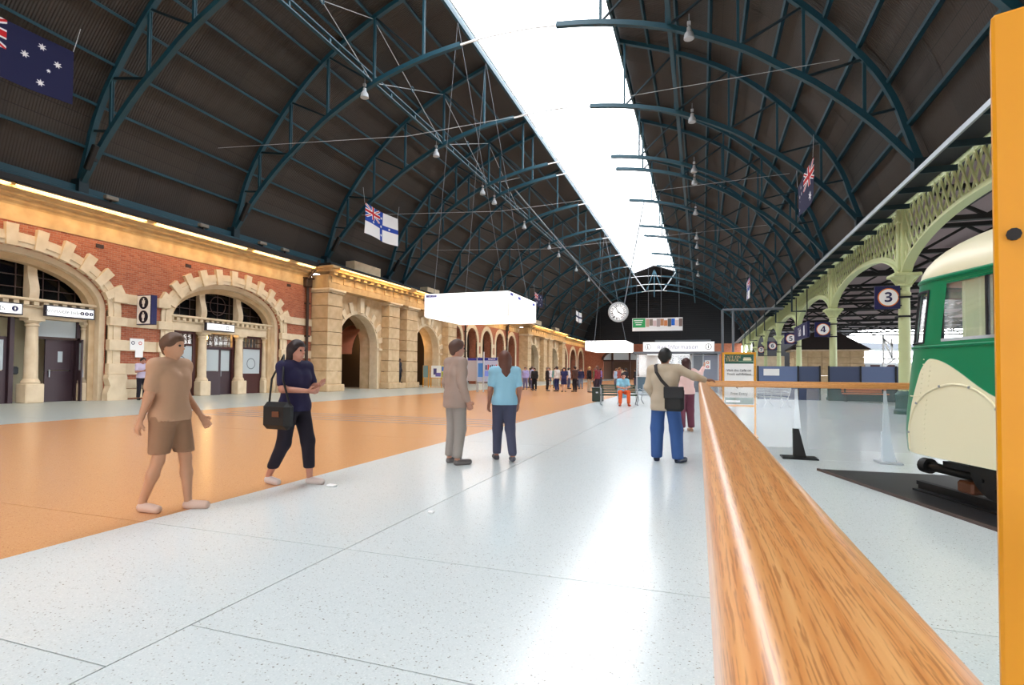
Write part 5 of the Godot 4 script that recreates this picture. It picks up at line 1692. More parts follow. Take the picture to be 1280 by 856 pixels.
	obj("header", one(Vector3(0, 2.13, 0.024), Vector3(0.7, 0.16, 0.01)), mat(Color(0.2, 0.2, 0.55), 0.5), m2)
	# advertising banner at the far end
	var ad := thing("hanging_banner", "long hanging advertising banner with green left end and market pictures", "banner", Vector3(-4.4, 5.75, -59.0))
	obj("banner_sheet", one(Vector3(0, 0.68, 0), Vector3(5.1, 1.36, 0.06)), M.white, ad)
	obj("green_field", one(Vector3(-1.85, 0.85, 0.035), Vector3(1.3, 0.95, 0.012)), mat(Color(0.14, 0.62, 0.34), 0.5), ad)
	for k in 3: obj("lettering_line", one(Vector3(-1.9, 1.12 - k * 0.22, 0.045), Vector3(0.95 - k * 0.18, 0.08, 0.006)), M.white, ad)
	var pc := [Color(0.75, 0.62, 0.55), Color(0.55, 0.5, 0.45), Color(0.85, 0.75, 0.75), Color(0.65, 0.6, 0.6), Color(0.75, 0.52, 0.35), Color(0.8, 0.5, 0.3), Color(0.35, 0.35, 0.35), Color(0.1, 0.4, 0.8), Color(0.88, 0.8, 0.78), Color(0.5, 0.42, 0.4)]
	for k in 10: obj("picture", one(Vector3(-0.98 + k * 0.37, 0.85 + 0.06 * sin(k * 2.1), 0.035), Vector3(0.35, 0.82 - 0.12 * (k % 3), 0.012)), mat(pc[k], 0.6), ad)
	for x in [-2.1, -0.9, 0.4, 2.2]:
		var b := mb()
		b.tube([Vector3(x, 1.36, 0), Vector3(x, at_x(curve(LO_PTS, 30), x + 3.55) - 5.75, 0)], 0.02, 5)
		obj("suspension_wire", b, M.grey, ad)
func board_light(parent: Node, pos: Vector3, bs: Basis, size: Vector2) -> void:
	var l := AreaLight3D.new()
	l.name = "screen_glow"
	l.area_size = size
	l.light_energy = 0.06 * size.x * size.y
	l.light_color = Color(0.95, 0.97, 1.0)
	l.shadow_enabled = true
	l.area_range = 60.0
	l.transform = Transform3D(bs, pos)
	parent.add_child(l)

# ---------------------------------------------------------------- flags, lamps, clock, wires
func star(px: Vector2, c: Vector2, r: float, pts := 7) -> bool:
	var d := px - c
	if d.length() > r: return false
	var a := atan2(d.x, -d.y)
	var k := PI / pts
	var m := absf(fposmod(a, 2.0 * k) - k)          # 0 between the points, k at a point
	return d.length() < r * lerpf(0.45, 1.0, pow(m / k, 1.6))
func jack(p: Vector2, w: float, h: float) -> int:     # 0 blue, 1 white, 2 red
	var q := Vector2(p.x / w - 0.5, p.y / h - 0.5)
	if absf(q.x) < 0.055 or absf(q.y) < 0.1: return 2
	if absf(q.x) < 0.09 or absf(q.y) < 0.165: return 1
	var d1 := absf(q.x - q.y)
	var d2 := absf(q.x + q.y)
	if d1 < 0.04 or d2 < 0.04: return 2
	if d1 < 0.11 or d2 < 0.11: return 1
	return 0
func flag(z0: float, z1: float, x: float, top: float, h: float, img: Image, label: String, belly: float, toward_right: bool) -> void:
	var f := thing("hanging_flag", label, "flag", Vector3(x, top - h, (z0 + z1) * 0.5), 0.0, "flags hung from the trusses")
	var b := mb()
	var N := 24
	var K := 8
	var L := z0 - z1
	for i in N:
		for j in K:
			var q := []
			var tt := []
			for e in [[i, j], [i + 1, j], [i + 1, j + 1], [i, j + 1]]:
				var s: float = float(e[0]) / N
				var t: float = float(e[1]) / K
				q.append(Vector3(belly * sin(s * 7.0 + t * 1.5) * (1.0 - 0.6 * t), t * h - 0.06 * sin(s * PI) * (1.0 - t) - 0.05 * sin(s * PI) * t, L * 0.5 - L * s))
				tt.append(Vector2(s, 1.0 - t))
			for sg in [-1.0, 1.0]:
				var o := Vector3(0.006 * sg, 0, 0)
				b.quads([q[0] + o, q[1] + o, q[2] + o, q[3] + o], [Vector3(sg, 0, 0), Vector3(sg, 0, 0), Vector3(sg, 0, 0), Vector3(sg, 0, 0)], tt)
	var m := mat(Color.WHITE, 0.85)
	m.albedo_texture = tex(img)
	m.backlight_enabled = true
	m.backlight = Color(0.12, 0.12, 0.12)
	obj("flag_cloth", b, m, f)
	var rope := mb()
	rope.tube([Vector3(0, h, L * 0.5), Vector3(0, h + 0.9, L * 0.5 + 0.2)], 0.012, 5)
	rope.tube([Vector3(0, h, -L * 0.5), Vector3(0, h + 0.9, -L * 0.5 - 0.2)], 0.012, 5)
	obj("halyard", rope, M.greylight, f)
func build_hangings() -> void:
	var blue := Color(0.03, 0.05, 0.24)
	var red := Color(0.75, 0.06, 0.1)
	var wht := Color(0.9, 0.9, 0.9)
	var aus := noise_img(256, 128, func(x: int, y: int) -> Color:
		var p := Vector2(x, y)
		if x < 128 and y < 64:
			return [blue, wht, red][jack(p, 128, 64)]
		for s in [[Vector2(64, 98), 17.0], [Vector2(192, 22), 9.0], [Vector2(161, 54), 9.0], [Vector2(223, 48), 9.0], [Vector2(206, 70), 5.0], [Vector2(192, 104), 9.0]]:
			if star(p, s[0], s[1]): return wht
		return blue)
	var fblue := Color(0.05, 0.24, 0.62)
	var fed := noise_img(256, 160, func(x: int, y: int) -> Color:
		var p := Vector2(x, y)
		if x < 118 and y < 70: return [fblue, wht, red][jack(p, 118, 70)]
		for s in [Vector2(128, 80), Vector2(60, 80), Vector2(190, 80), Vector2(128, 128), Vector2(128, 34)]:
			if star(p, s, 9.0, 8): return wht
		if absf(x - 128.0) < 12.0 or absf(y - 80.0) < 13.0: return fblue
		return wht)
	var red_cross := noise_img(128, 64, func(x: int, y: int) -> Color:
		if absf(x - 64.0) < 7.0 or absf(y - 32.0) < 6.0: return Color(0.1, 0.12, 0.3)
		return wht)
	flag(-8.4, -12.0, -19.5, 11.68, 1.75, aus, "dark blue flag with white stars at the upper left", 0.05, true)
	flag(-28.5, -32.3, -19.5, 11.6, 1.85, fed, "white flag with blue starred cross above the first portal", 0.1, true)
	flag(-62.9, -66.4, -19.0, 11.0, 1.5, aus, "blue flag with union canton beside the far departure board", 0.08, true)
	flag(-86.0, -90.3, -19.0, 11.25, 1.65, red_cross, "small white flag with dark cross far along the left wall", 0.05, true)
	flag(-26.1, -30.1, 4.5, 10.6, 1.7, aus, "blue flag with union canton hung on the right side", 0.08, false)
	flag(-52.3, -55.9, 4.0, 9.9, 1.7, fed, "white flag seen almost edge on at the right", 0.06, false)
	# bell lamps hung at the trusses
	var bl := mb()
	bl.lathe(Vector3.ZERO, [Vector2(0.001, -0.12), Vector2(0.17, -0.12), Vector2(0.2, -0.1), Vector2(0.17, 0.08), Vector2(0.09, 0.2), Vector2(0.08, 0.34), Vector2(0.03, 0.36)], 16)
	var bell := bl.mesh()
	var sb := one(Vector3(0, 0.5, 0), Vector3(0.14, 0.14, 0.14), 0.02).mesh()
	var ord := ["nearest", "second", "third", "fourth", "fifth", "sixth", "seventh", "eighth", "ninth"]
	for sd in [0, 1]:
		for i in 9:
			var z: float = TRUSS_Z[i + 2] if i > 0 or true else 0.0
			if i + 2 >= TRUSS_Z.size(): break
			var t := thing("bell_lamp", "grey bell lamp under the %s side of the roof, %s of its line" % ["left" if sd == 0 else "right", ord[i]], "lamp", Vector3(-14.98 if sd == 0 else -0.45, 14.25, z + 0.2), 0.0, "bell lamps under the trusses")
			put("bell_shade", bell, M.greylight, t)
			put("gear_box", sb, M.greylight, t)
			obj("drop_rod", one(Vector3(0, 0.62, 0), Vector3(0.03, 0.5, 0.03)), M.grey, t)
	# clock
	var ck := thing("hanging_clock", "round white clock with roman numerals hanging on slanting rods", "clock", Vector3(-6.42, 6.28, -45.0))
	var dr := mb()
	dr.tube([Vector3(0, 0, -0.35), Vector3(0, 0, 0.06)], 0.80, 36)
	obj("clock_case", dr, mat(Color(0.3, 0.28, 0.27), 0.5), ck)
	obj("bezel", ring(Vector3(0, 0, 0.06), Vector3(0, 0, 1), 0.66, 0.82, 0.07), M.greylight, ck)
	var face := obj("dial", disc(Vector3(0, 0, 0.06), Vector3(0, 0, 1), 0.67, 0.02, 36), M.lit, ck)
	var nums := ["XII", "I", "II", "III", "IIII", "V", "VI", "VII", "VIII", "IX", "X", "XI"]
	for k in 12:
		var a := TAU * k / 12.0
		text(face, "numeral", nums[k], Vector3(sin(a) * 0.52, cos(a) * 0.52, 0.088), Basis(Vector3(0, 0, 1), -a), 0.2, M.black, true, 900)
	for q in [[TAU * 0.335, 0.40, 0.07], [TAU * 0.917, 0.52, 0.05]]:
		var hb := mb()
		var d := Vector3(sin(q[0]), cos(q[0]), 0)
		hb.bar(Vector3(0, 0, 0.1) - d * 0.08, Vector3(0, 0, 0.1) + d * q[1], q[2], 0.012, Vector3(0, 0, 1))
		obj("hand", hb, M.black, ck)
	for q in [[Vector3(-0.45, 0.6, -0.1), Vector3(-7.0, 8.9, 6.0)], [Vector3(0.45, 0.6, -0.1), Vector3(1.9, 9.5, -1.5)]]:
		var rb := mb()
		rb.tube(q, 0.05, 6)
		obj("hanging_rod", rb, M.grey, ck)
	# thin wires spanning the hall
	var wl := ["nearest thin wire crossing the hall under the roof", "middle thin wire crossing the hall under the roof", "far thin wire crossing the hall under the roof"]
	for i in 3:
		var z: float = [-19.5, -31.0, -42.0][i]
		var w := thing("span_wire", wl[i], "wire", Vector3(XC, 11.5, z), 0.0, "span wires")
		var b := mb()
		b.tube([Vector3(-13.5, 0.2, 0), Vector3(-4, -0.1, -1), Vector3(5, 0.4, -1.5), Vector3(12.5, 0.8, -2)], 0.012, 5)
		obj("wire_strand", b, M.greylight, w)
	# bracing rods below the roof on the left
	for i in 4:
		var z: float = TRUSS_Z[i + 1]
		var w := thing("bracing_rods", "crossed thin bracing rods in roof bay %s from the left foreground" % ["one", "two", "three", "four"][i], "rods", Vector3(XC - 6.7, 14.9, z), 0.0, "bracing rods")
		for q in [[Vector3(0, 0, 0), Vector3(0, 3.0, -7.3)], [Vector3(0, 3.0, 0), Vector3(0, 0, -7.3)]]:
			var b := mb()
			b.tube(q, 0.018, 5)
			obj("rod", b, M.greylight, w)
		obj("coupling_ring", ring(Vector3(0, 1.5, -3.65), Vector3(1, 0, 0), 0.1, 0.16, 0.04, 16), M.teal, w)
	# loudspeakers on the truss feet
	var sl := ["above the nearer big arch", "above the farther big arch", "above the first portal", "above the first portal's second arch"]
	for i in 4:
		var s := thing("line_speaker", "black slim loudspeaker on the truss foot " + sl[i], "loudspeaker", Vector3(-22.0, 9.0, TRUSS_Z[i + 1] + 0.12), 0.0, "loudspeakers on truss feet")
		var b := mb()
		b.bbox(Vector3(0, 0.35, 0.1), Vector3(0.2, 1.0, 0.2), 0.03, Basis(Vector3(0, 0, 1), -0.5))
		obj("cabinet", b, M.black, s)
		obj("bracket", one(Vector3(0, 0.3, -0.02), Vector3(0.08, 0.1, 0.14)), M.dark, s)
	# floodlights and boxes on the cornice
	for i in 4:
		var z: float = [-15.3, -19.6, -23.3, -25.0][i]
		var s := thing("cornice_fitting", "small grey floodlight on the gutter " + ["over the nearer arch", "between the big arches", "over the farther arch", "near the downpipe"][i], "floodlight", Vector3(-22.35, 7.9, z), 0.0, "gutter floodlights")
		obj("lamp_head", one(Vector3(0, 0.22, 0), Vector3(0.22, 0.16, 0.5), 0.03), mat(Color(0.5, 0.48, 0.44), 0.6), s)
		obj("lamp_stem", one(Vector3(0, 0.07, 0), Vector3(0.06, 0.16, 0.06)), M.dark, s)

# ---------------------------------------------------------------- furniture
func build_furniture() -> void:
	# information kiosk
	var k := thing("information_kiosk", "white rail information kiosk with lit fascia sign", "kiosk", Vector3(-1.75, 0, -42.4))
	obj("kiosk_roof", one(Vector3(0, 2.80, -0.6), Vector3(6.0, 0.14, 4.6)), M.grey, k)
	obj("roof_plant", one(Vector3(0.4, 3.72, -1.0), Vector3(4.0, 0.2, 1.0)), M.grey, k)
	obj("fascia", one(Vector3(0.15, 3.22, 1.4), Vector3(4.9, 0.72, 0.16)), M.white, k)
	var fs := obj("fascia_sign", one(Vector3(0.15, 3.22, 1.49), Vector3(4.8, 0.66, 0.02)), M.lit, k)
	text(fs, "lettering", "Rail Information", Vector3(0.12, 3.2, 1.502), Basis(), 0.29, mat(Color(0.35, 0.33, 0.55), 0.6))
	for s in [-1.95, 2.2]:
		obj("roundel", ring(Vector3(s, 3.22, 1.502), Vector3(0, 0, 1), 0.18, 0.215, 0.008, 24), M.maroon if s > 0.0 else M.grey, fs)
		text(fs, "lettering", "i", Vector3(s, 3.22, 1.505), Basis(), 0.26, M.navy_dark, true, 700)
	for x in [-2.75, -1.0, 1.15, 1.85, 2.85]: obj("post", one(Vector3(x, 1.36, 1.3), Vector3(0.09, 2.72, 0.09)), M.greylight, k)
	obj("window_band", one(Vector3(-0.8, 1.9, 1.26), Vector3(3.9, 1.5, 0.02)), M.glass, k)
	obj("counter_front", one(Vector3(-0.8, 0.52, 1.25), Vector3(3.9, 1.04, 0.08)), mat(Color(0.35, 0.45, 0.52), 0.5), k)
	obj("counter_top", one(Vector3(-0.8, 1.06, 1.2), Vector3(4.0, 0.05, 0.5)), M.white, k)
	obj("back_wall", one(Vector3(0, 1.36, -1.2), Vector3(5.7, 2.72, 0.1)), M.white, k)
	obj("side_wall", one(Vector3(2.85, 1.36, 0), Vector3(0.08, 2.72, 2.5)), M.greylight, k)
	obj("door_panel", one(Vector3(1.5, 1.3, 1.27), Vector3(0.62, 2.6, 0.04)), M.grey, k)
	obj("side_panel", one(Vector3(2.35, 1.3, 1.27), Vector3(0.92, 2.6, 0.04)), mat(Color(0.52, 0.54, 0.6), 0.5), k)
	obj("notice", one(Vector3(2.15, 1.95, 1.30), Vector3(0.36, 0.62, 0.01)), M.white, k)
	for q in [[2.1, M.orange], [1.8, M.red]]: obj("notice_mark", ring(Vector3(2.15, q[0], 1.306), Vector3(0, 0, 1), 0.05, 0.1, 0.004, 16), q[1], k)
	for x in [-0.6, 0.4]: obj("monitor", one(Vector3(x, 2.3, -1.0), Vector3(0.7, 0.4, 0.06)), M.glass_dark, k)
	obj("ceiling_light", one(Vector3(-0.6, 2.70, 0.1), Vector3(3.0, 0.04, 1.0)), M.screen, k)
	var al := AreaLight3D.new()
	al.name = "ceiling_glow"
	al.area_size = Vector2(3.0, 1.0)
	al.light_energy = 1.2
	al.shadow_enabled = true
	al.area_range = 60.0
	al.transform = Transform3D(Basis(Vector3.RIGHT, -PI * 0.5), Vector3(-0.6, 2.66, 0.1))
	k.add_child(al)
	# bin
	var bn := thing("litter_bin", "dark green square litter bin left of the waiting seats", "bin", Vector3(-4.46, 0, -24.85))
	obj("bin_body", one(Vector3(0, 0.31, 0), Vector3(0.46, 0.58, 0.46), 0.02), M.binc, bn)
	obj("bin_lid", one(Vector3(0, 0.62, 0), Vector3(0.5, 0.05, 0.5), 0.02), M.binc, bn)
	obj("bin_badge", one(Vector3(0, 0.42, 0.232), Vector3(0.1, 0.06, 0.006)), M.greylight, bn)
	# two waiting seats with wire arms
	for i in 3:
		var s := thing("waiting_seat", ["green tubular waiting seat with the seated reader", "pale mesh waiting seat turned away beyond the reader", "grey mesh waiting seat right of the yellow framed sign"][i], "seat", [Vector3(-3.2, 0, -22.6), Vector3(-1.75, 0, -23.3), Vector3(2.5, 0, -24.0)][i], [0.25, -0.3, -0.7][i], "waiting seats")
		var m: Material = M.seat_green if i == 0 else M.greylight
		for j in 7: obj("seat_slat", one(Vector3(0, 0.44 - 0.01 * j, 0.25 - j * 0.07), Vector3(1.5, 0.02, 0.05), 0.005), m, s)
		for j in 6: obj("back_slat", one(Vector3(0, 0.5 + 0.06 * j, -0.26 - 0.02 * j), Vector3(1.5, 0.045, 0.02), 0.005), m, s)
		for x in [-0.72, 0.0, 0.72]:
			var a := mb()
			a.tube([Vector3(x, 0.02, 0.3), Vector3(x, 0.2, 0.12), Vector3(x, 0.42, 0.28), Vector3(x, 0.62, 0.26), Vector3(x, 0.66, 0.05), Vector3(x, 0.58, -0.28)], 0.02, 7)
			a.tube([Vector3(x, 0.02, -0.35), Vector3(x, 0.2, -0.1), Vector3(x, 0.42, -0.2), Vector3(x, 0.82, -0.38)], 0.02, 7)
			obj("seat_frame", a, M.steel, s)
	var sc := thing("paper_scrap", "tiny crumpled white paper on the pale floor", "litter", Vector3(-2.35, 0.0, -4.55))
	obj("crumpled_paper", one(Vector3(0, 0.012, 0), Vector3(0.06, 0.02, 0.04), 0.008), M.white, sc)
	var sc2 := thing("paper_scrap", "small torn white paper at the edge of the orange paving", "litter", Vector3(-3.93, 0.0, -5.2))
	obj("crumpled_paper", one(Vector3(0, 0.012, 0), Vector3(0.11, 0.02, 0.07), 0.008), M.white, sc2)

# ---------------------------------------------------------------- people
func nets(bones: Array, cell: float, bl: float, into: MB, ycut := -9.0) -> void:
	# smooth union of tapered capsules [a, b, ra, rb], meshed with surface nets
	var lo := Vector3(1e9, 1e9, 1e9)
	var hi := -lo
	for b in bones:
		var r: float = maxf(b[2], b[3]) + bl * 3.0 + cell * 2.0
		lo = lo.min(b[0] - Vector3.ONE * r).min(b[1] - Vector3.ONE * r)
		hi = hi.max(b[0] + Vector3.ONE * r).max(b[1] + Vector3.ONE * r)
	var nx := int((hi.x - lo.x) / cell) + 2
	var ny := int((hi.y - lo.y) / cell) + 2
	var nz := int((hi.z - lo.z) / cell) + 2
	var f := PackedFloat32Array()
	f.resize(nx * ny * nz)
	var sy := nx
	var sz := nx * ny
	for b in bones:
		var a: Vector3 = b[0]
		var ab: Vector3 = b[1] - a
		var l2 := maxf(ab.length_squared(), 1e-9)
		var ra: float = b[2]
		var rb: float = b[3]
		var r := maxf(ra, rb) + bl * 3.0 + cell
		var p0: Vector3 = (a.min(b[1]) - Vector3.ONE * r - lo) / cell
		var p1: Vector3 = (a.max(b[1]) + Vector3.ONE * r - lo) / cell
		for k in range(maxi(0, int(p0.z)), mini(nz, int(p1.z) + 1)):
			for j in range(maxi(0, int(p0.y)), mini(ny, int(p1.y) + 1)):
				var row := k * sz + j * sy
				var base := lo + Vector3(0, j * cell, k * cell) - a
				for i in range(maxi(0, int(p0.x)), mini(nx, int(p1.x) + 1)):
					base.x = lo.x + i * cell - a.x
					var t: float = clampf(base.dot(ab) / l2, 0.0, 1.0)
					var d: float = (base - ab * t).length() - (ra + (rb - ra) * t)
					if d < bl * 4.0: f[row + i] += exp(-d / bl)
	for k in nz:
		for j in ny:
			var row := k * sz + j * sy
			var lim := (lo.y + j * cell - ycut) / bl
			for i in nx: f[row + i] = minf(log(maxf(f[row + i], 0.01)), lim)
	var vid := {}
	var vs := PackedVector3Array()
	var ns := PackedVector3Array()
	var off := [0, 1, sy, sy + 1, sz, sz + 1, sz + sy, sz + sy + 1]
	var ed := [[0, 1], [2, 3], [4, 5], [6, 7], [0, 2], [1, 3], [4, 6], [5, 7], [0, 4], [1, 5], [2, 6], [3, 7]]
	for k in nz - 1:
		for j in ny - 1:
			var row := k * sz + j * sy
			for i in nx - 1:
				var o := row + i
				var s := f[o] > 0.0
				if (f[o + 1] > 0.0) == s and (f[o + sy] > 0.0) == s and (f[o + sz] > 0.0) == s and (f[o + sy + 1] > 0.0) == s and (f[o + sz + 1] > 0.0) == s and (f[o + sz + sy] > 0.0) == s and (f[o + sz + sy + 1] > 0.0) == s: continue
				var acc := Vector3.ZERO
				var c := 0
				for e in ed:
					var fa: float = f[o + off[e[0]]]
					var fb: float = f[o + off[e[1]]]
					if (fa > 0.0) != (fb > 0.0):
						var t: float = fa / (fa - fb)
						acc += Vector3(lerpf(e[0] & 1, e[1] & 1, t), lerpf((e[0] >> 1) & 1, (e[1] >> 1) & 1, t), lerpf(e[0] >> 2, e[1] >> 2, t))
						c += 1
				var g := Vector3(f[o + 1] + f[o + sy + 1] + f[o + sz + 1] + f[o + sz + sy + 1] - f[o] - f[o + sy] - f[o + sz] - f[o + sz + sy],
					f[o + sy] + f[o + sy + 1] + f[o + sz + sy] + f[o + sz + sy + 1] - f[o] - f[o + 1] - f[o + sz] - f[o + sz + 1],
					f[o + sz] + f[o + sz + 1] + f[o + sz + sy] + f[o + sz + sy + 1] - f[o] - f[o + 1] - f[o + sy] - f[o + sy + 1])
				vid[o] = vs.size()
				vs.push_back(lo + (Vector3(i, j, k) + acc / c) * cell)
				ns.push_back(-g.normalized())
	var quad := func(a: int, b: int, c: int, d: int) -> void:
		if not (vid.has(a) and vid.has(b) and vid.has(c) and vid.has(d)): return
		var q := [vid[a], vid[b], vid[c], vid[d]]
		into.quads([vs[q[0]], vs[q[1]], vs[q[2]], vs[q[3]]], [ns[q[0]], ns[q[1]], ns[q[2]], ns[q[3]]], [Vector2(vs[q[0]].x, vs[q[0]].y), Vector2(vs[q[1]].x, vs[q[1]].y), Vector2(vs[q[2]].x, vs[q[2]].y), Vector2(vs[q[3]].x, vs[q[3]].y)])
	for o in vid:
		var s := f[o] > 0.0
		if (f[o + 1] > 0.0) != s: quad.call(o, o - sy, o - sy - sz, o - sz)
		if (f[o + sy] > 0.0) != s: quad.call(o, o - 1, o - 1 - sz, o - sz)
		if (f[o + sz] > 0.0) != s: quad.call(o, o - 1, o - 1 - sy, o - sy)

func hand_bones(w: Vector3, dir: Vector3, palm_n: Vector3, side: float, curl: float) -> Array:
	# w: wrist, dir: towards the fingers, palm_n: out of the palm
	dir = dir.normalized()
	var ac := dir.cross(palm_n).normalized() * side
	palm_n = ac.cross(dir).normalized() * side
	var out := []
	for k in 3: out.append([w + ac * (k - 1) * 0.014, w + dir * 0.085 + ac * (k - 1) * 0.024, 0.017, 0.014])
	for k in 4:
		var l: float = [0.034, 0.04, 0.037, 0.028][k]
		var a := w + dir * 0.088 + ac * (-0.031 + 0.0205 * k)
		var d := (dir + palm_n * curl * 0.7).normalized()
		var b := a + d * l
		var e := (dir * (1.0 - curl * 0.9) + palm_n * curl * 1.6).normalized()
		out.append([a, b, 0.0095, 0.009]); out.append([b, b + e * l * 0.8, 0.009, 0.0075])
	var ta := w + dir * 0.03 - ac * 0.03
	var tb := ta + (dir * 0.6 - ac * 0.7 + palm_n * 0.35).normalized() * 0.042
	out.append([ta, tb, 0.013, 0.011]); out.append([tb, tb + (dir + palm_n * 0.5 - ac * 0.1).normalized() * 0.03, 0.011, 0.009])
	return out

func person(label: String, at: Vector3, turn: float, o: Dictionary) -> Node3D:
	# o: h height, shirt, legs, skin, hair, shoes colours; pose joints override; cell; sleeve 0 short 1 long; skirt, shorts, longhair, wide
	var P := thing("person", label, "person", at, turn, o.get("group", ""))
	var k: float = o.get("h", 1.72) / 1.72
	var wd: float = o.get("wide", 1.0)
	var cell: float = o.get("cell", 0.035)
	var bl: float = 0.012 if cell < 0.03 else 0.016
	var J := {
		"hip": [Vector3(0.095, 0.92, 0), Vector3(-0.095, 0.92, 0)], "knee": [Vector3(0.11, 0.50, 0.02), Vector3(-0.11, 0.50, 0.02)],
		"ank": [Vector3(0.115, 0.085, -0.03), Vector3(-0.115, 0.085, -0.03)], "toe": [Vector3(0.14, 0.035, 0.15), Vector3(-0.14, 0.035, 0.15)],
		"sho": [Vector3(0.185, 1.41, -0.01), Vector3(-0.185, 1.41, -0.01)], "elb": [Vector3(0.235, 1.13, -0.03), Vector3(-0.235, 1.13, -0.03)], "wri": [Vector3(0.24, 0.89, 0.06), Vector3(-0.24, 0.89, 0.06)],
		"chest": Vector3(0, 1.28, 0), "neck": Vector3(0, 1.45, -0.01), "head": Vector3(0, 1.60, 0.02), "pelvis": Vector3(0, 0.95, 0), "face": Vector3(0, 0, 1)}
	var given: Dictionary = o.get("pose", {})
	for key in given: J[key] = given[key]
	var pel: Vector3 = J.pelvis
	var che: Vector3 = J.chest
	var nek: Vector3 = J.neck
	var hed: Vector3 = J.head
	var fac: Vector3 = (J.face as Vector3).normalized()
	var sx := (J.sho[0] - J.sho[1] as Vector3).normalized()
	var hx := (J.hip[0] - J.hip[1] as Vector3).normalized()
	var fx := Vector3.UP.cross(fac).normalized()
	var fwd := sx.cross(Vector3.UP).normalized()
	var torso := []
	torso.append([pel - hx * 0.07 * wd, pel + hx * 0.07 * wd, 0.12, 0.12])
	for s in [-1.0, 1.0]:
		torso.append([pel + hx * 0.055 * s * wd, che.lerp(pel, 0.4) + sx * 0.045 * s * wd, 0.115, 0.1])
		torso.append([che.lerp(pel, 0.4) + sx * 0.045 * s * wd, che + sx * 0.07 * s * wd, 0.1, 0.11])
		torso.append([che + sx * 0.07 * s * wd, nek.lerp(J.sho[0 if s > 0.0 else 1], 0.6) - Vector3(0, 0.04, 0), 0.11, 0.07])
	if wd > 1.05: torso.append([che.lerp(pel, 0.55) + fwd * 0.05, che.lerp(pel, 0.3) + fwd * 0.04, 0.14, 0.13])
	torso.append([nek + Vector3(0, -0.03, 0), J.sho[0], 0.06, 0.06])
	torso.append([nek + Vector3(0, -0.03, 0), J.sho[1], 0.06, 0.06])
	var head := [[nek - Vector3(0, 0.03, 0), hed - Vector3(0, 0.06, 0.01), 0.056, 0.052],
		[hed + Vector3(0, -0.01, 0) - fac * 0.02, hed + Vector3(0, 0.045, 0) - fac * 0.025, 0.083, 0.083],
		[hed + fac * 0.045 + Vector3(0, 0.03, 0), hed + fac * 0.035 - Vector3(0, 0.05, 0), 0.055, 0.042],
		[hed + fac * 0.045 - Vector3(0, 0.075, 0), hed + fac * 0.055 - Vector3(0, 0.08, 0), 0.03, 0.026]]
	var fine := [[hed + fac * 0.098 + Vector3(0, 0.012, 0), hed + fac * 0.118 - Vector3(0, 0.022, 0), 0.009, 0.014],
		[hed + fx * 0.085 - fac * 0.015 + Vector3(0, 0.015, 0), hed + fx * 0.083 - fac * 0.012 - Vector3(0, 0.02, 0), 0.017, 0.012],
		[hed - fx * 0.085 - fac * 0.015 + Vector3(0, 0.015, 0), hed - fx * 0.083 - fac * 0.012 - Vector3(0, 0.02, 0), 0.017, 0.012],
		[hed + fac * 0.088 - fx * 0.016 - Vector3(0, 0.052, 0), hed + fac * 0.088 + fx * 0.016 - Vector3(0, 0.052, 0), 0.01, 0.01]]
	var arms := []
	var sleeves := []
	var legs := []
	var feet := []
	var cloth_legs := []
	var long_s: bool = o.get("sleeve", 1) == 1
	for s in 2:
		arms.append([J.sho[s], J.elb[s], 0.055, 0.042]); arms.append([J.elb[s], J.wri[s], 0.043, 0.028])
		sleeves.append([J.sho[s], J.elb[s] if long_s else (J.sho[s] as Vector3).lerp(J.elb[s], 0.72), 0.068, 0.064])
		if long_s: sleeves.append([J.elb[s], (J.elb[s] as Vector3).lerp(J.wri[s], 0.93), 0.06, 0.046])
		legs.append([J.hip[s], J.knee[s], 0.088, 0.055]); legs.append([J.knee[s], (J.knee[s] as Vector3).lerp(J.ank[s], 0.35), 0.053, 0.055]); legs.append([(J.knee[s] as Vector3).lerp(J.ank[s], 0.35), J.ank[s], 0.055, 0.036])
		feet.append([(J.ank[s] as Vector3) + Vector3(0, -0.05, 0), J.toe[s], 0.036, 0.03])
		var fl: float = o.get("flare", 0.0)
		if o.get("shorts", false):
			cloth_legs.append([J.hip[s], (J.hip[s] as Vector3).lerp(J.knee[s], 0.82), 0.115, 0.095])
		elif not o.get("skirt", false):
			var endp: float = o.get("cuff", 0.9)
			cloth_legs.append([J.hip[s], J.knee[s], 0.108, 0.082 + fl]); cloth_legs.append([J.knee[s], (J.knee[s] as Vector3).lerp(J.ank[s], endp), 0.082 + fl, 0.068 + fl])
	var mat_of := func(c: Color, r: float) -> StandardMaterial3D: return mat(c, r)
	var scale_all := func(list: Array) -> Array:
		var out := []
		for b in list: out.append([b[0] * k, b[1] * k, b[2] * k, b[3] * k])
		return out
	var skin: Color = o.get("skin", Color(0.80, 0.60, 0.50))
	# one continuous body
	var body := mb()
	var bones := torso + head + arms + legs + feet
	if cell < 0.03: bones += fine
	if cell >= 0.03:
		for s in 2:
			var d := (J.wri[s] - J.elb[s] as Vector3).normalized()
			bones.append([J.wri[s], J.wri[s] + d * 0.12, 0.03, 0.03])
	nets(scale_all.call(bones), cell, bl * 0.8, body)
	if cell < 0.03:
		for s in 2:
			var d := (J.wri[s] - J.elb[s] as Vector3).normalized()
			if o.has("hand_dir") and o.hand_dir[s] != null: d = o.hand_dir[s]
			var pn: Vector3 = o.get("palm", [Vector3(-0.8, 0, 0.3), Vector3(0.8, 0, 0.3)])[s]
			nets(scale_all.call(hand_bones(J.wri[s], d, pn, 1.0 if s == 0 else -1.0, o.get("curl", 0.5))), 0.0065, 0.005, body)
	obj("body", body, mat_of.call(skin, 0.55), P)
	# clothes
	var sh := mb()
	var inf := []
	for b in torso: inf.append([b[0], b[1], b[2] + 0.02, b[3] + 0.02])
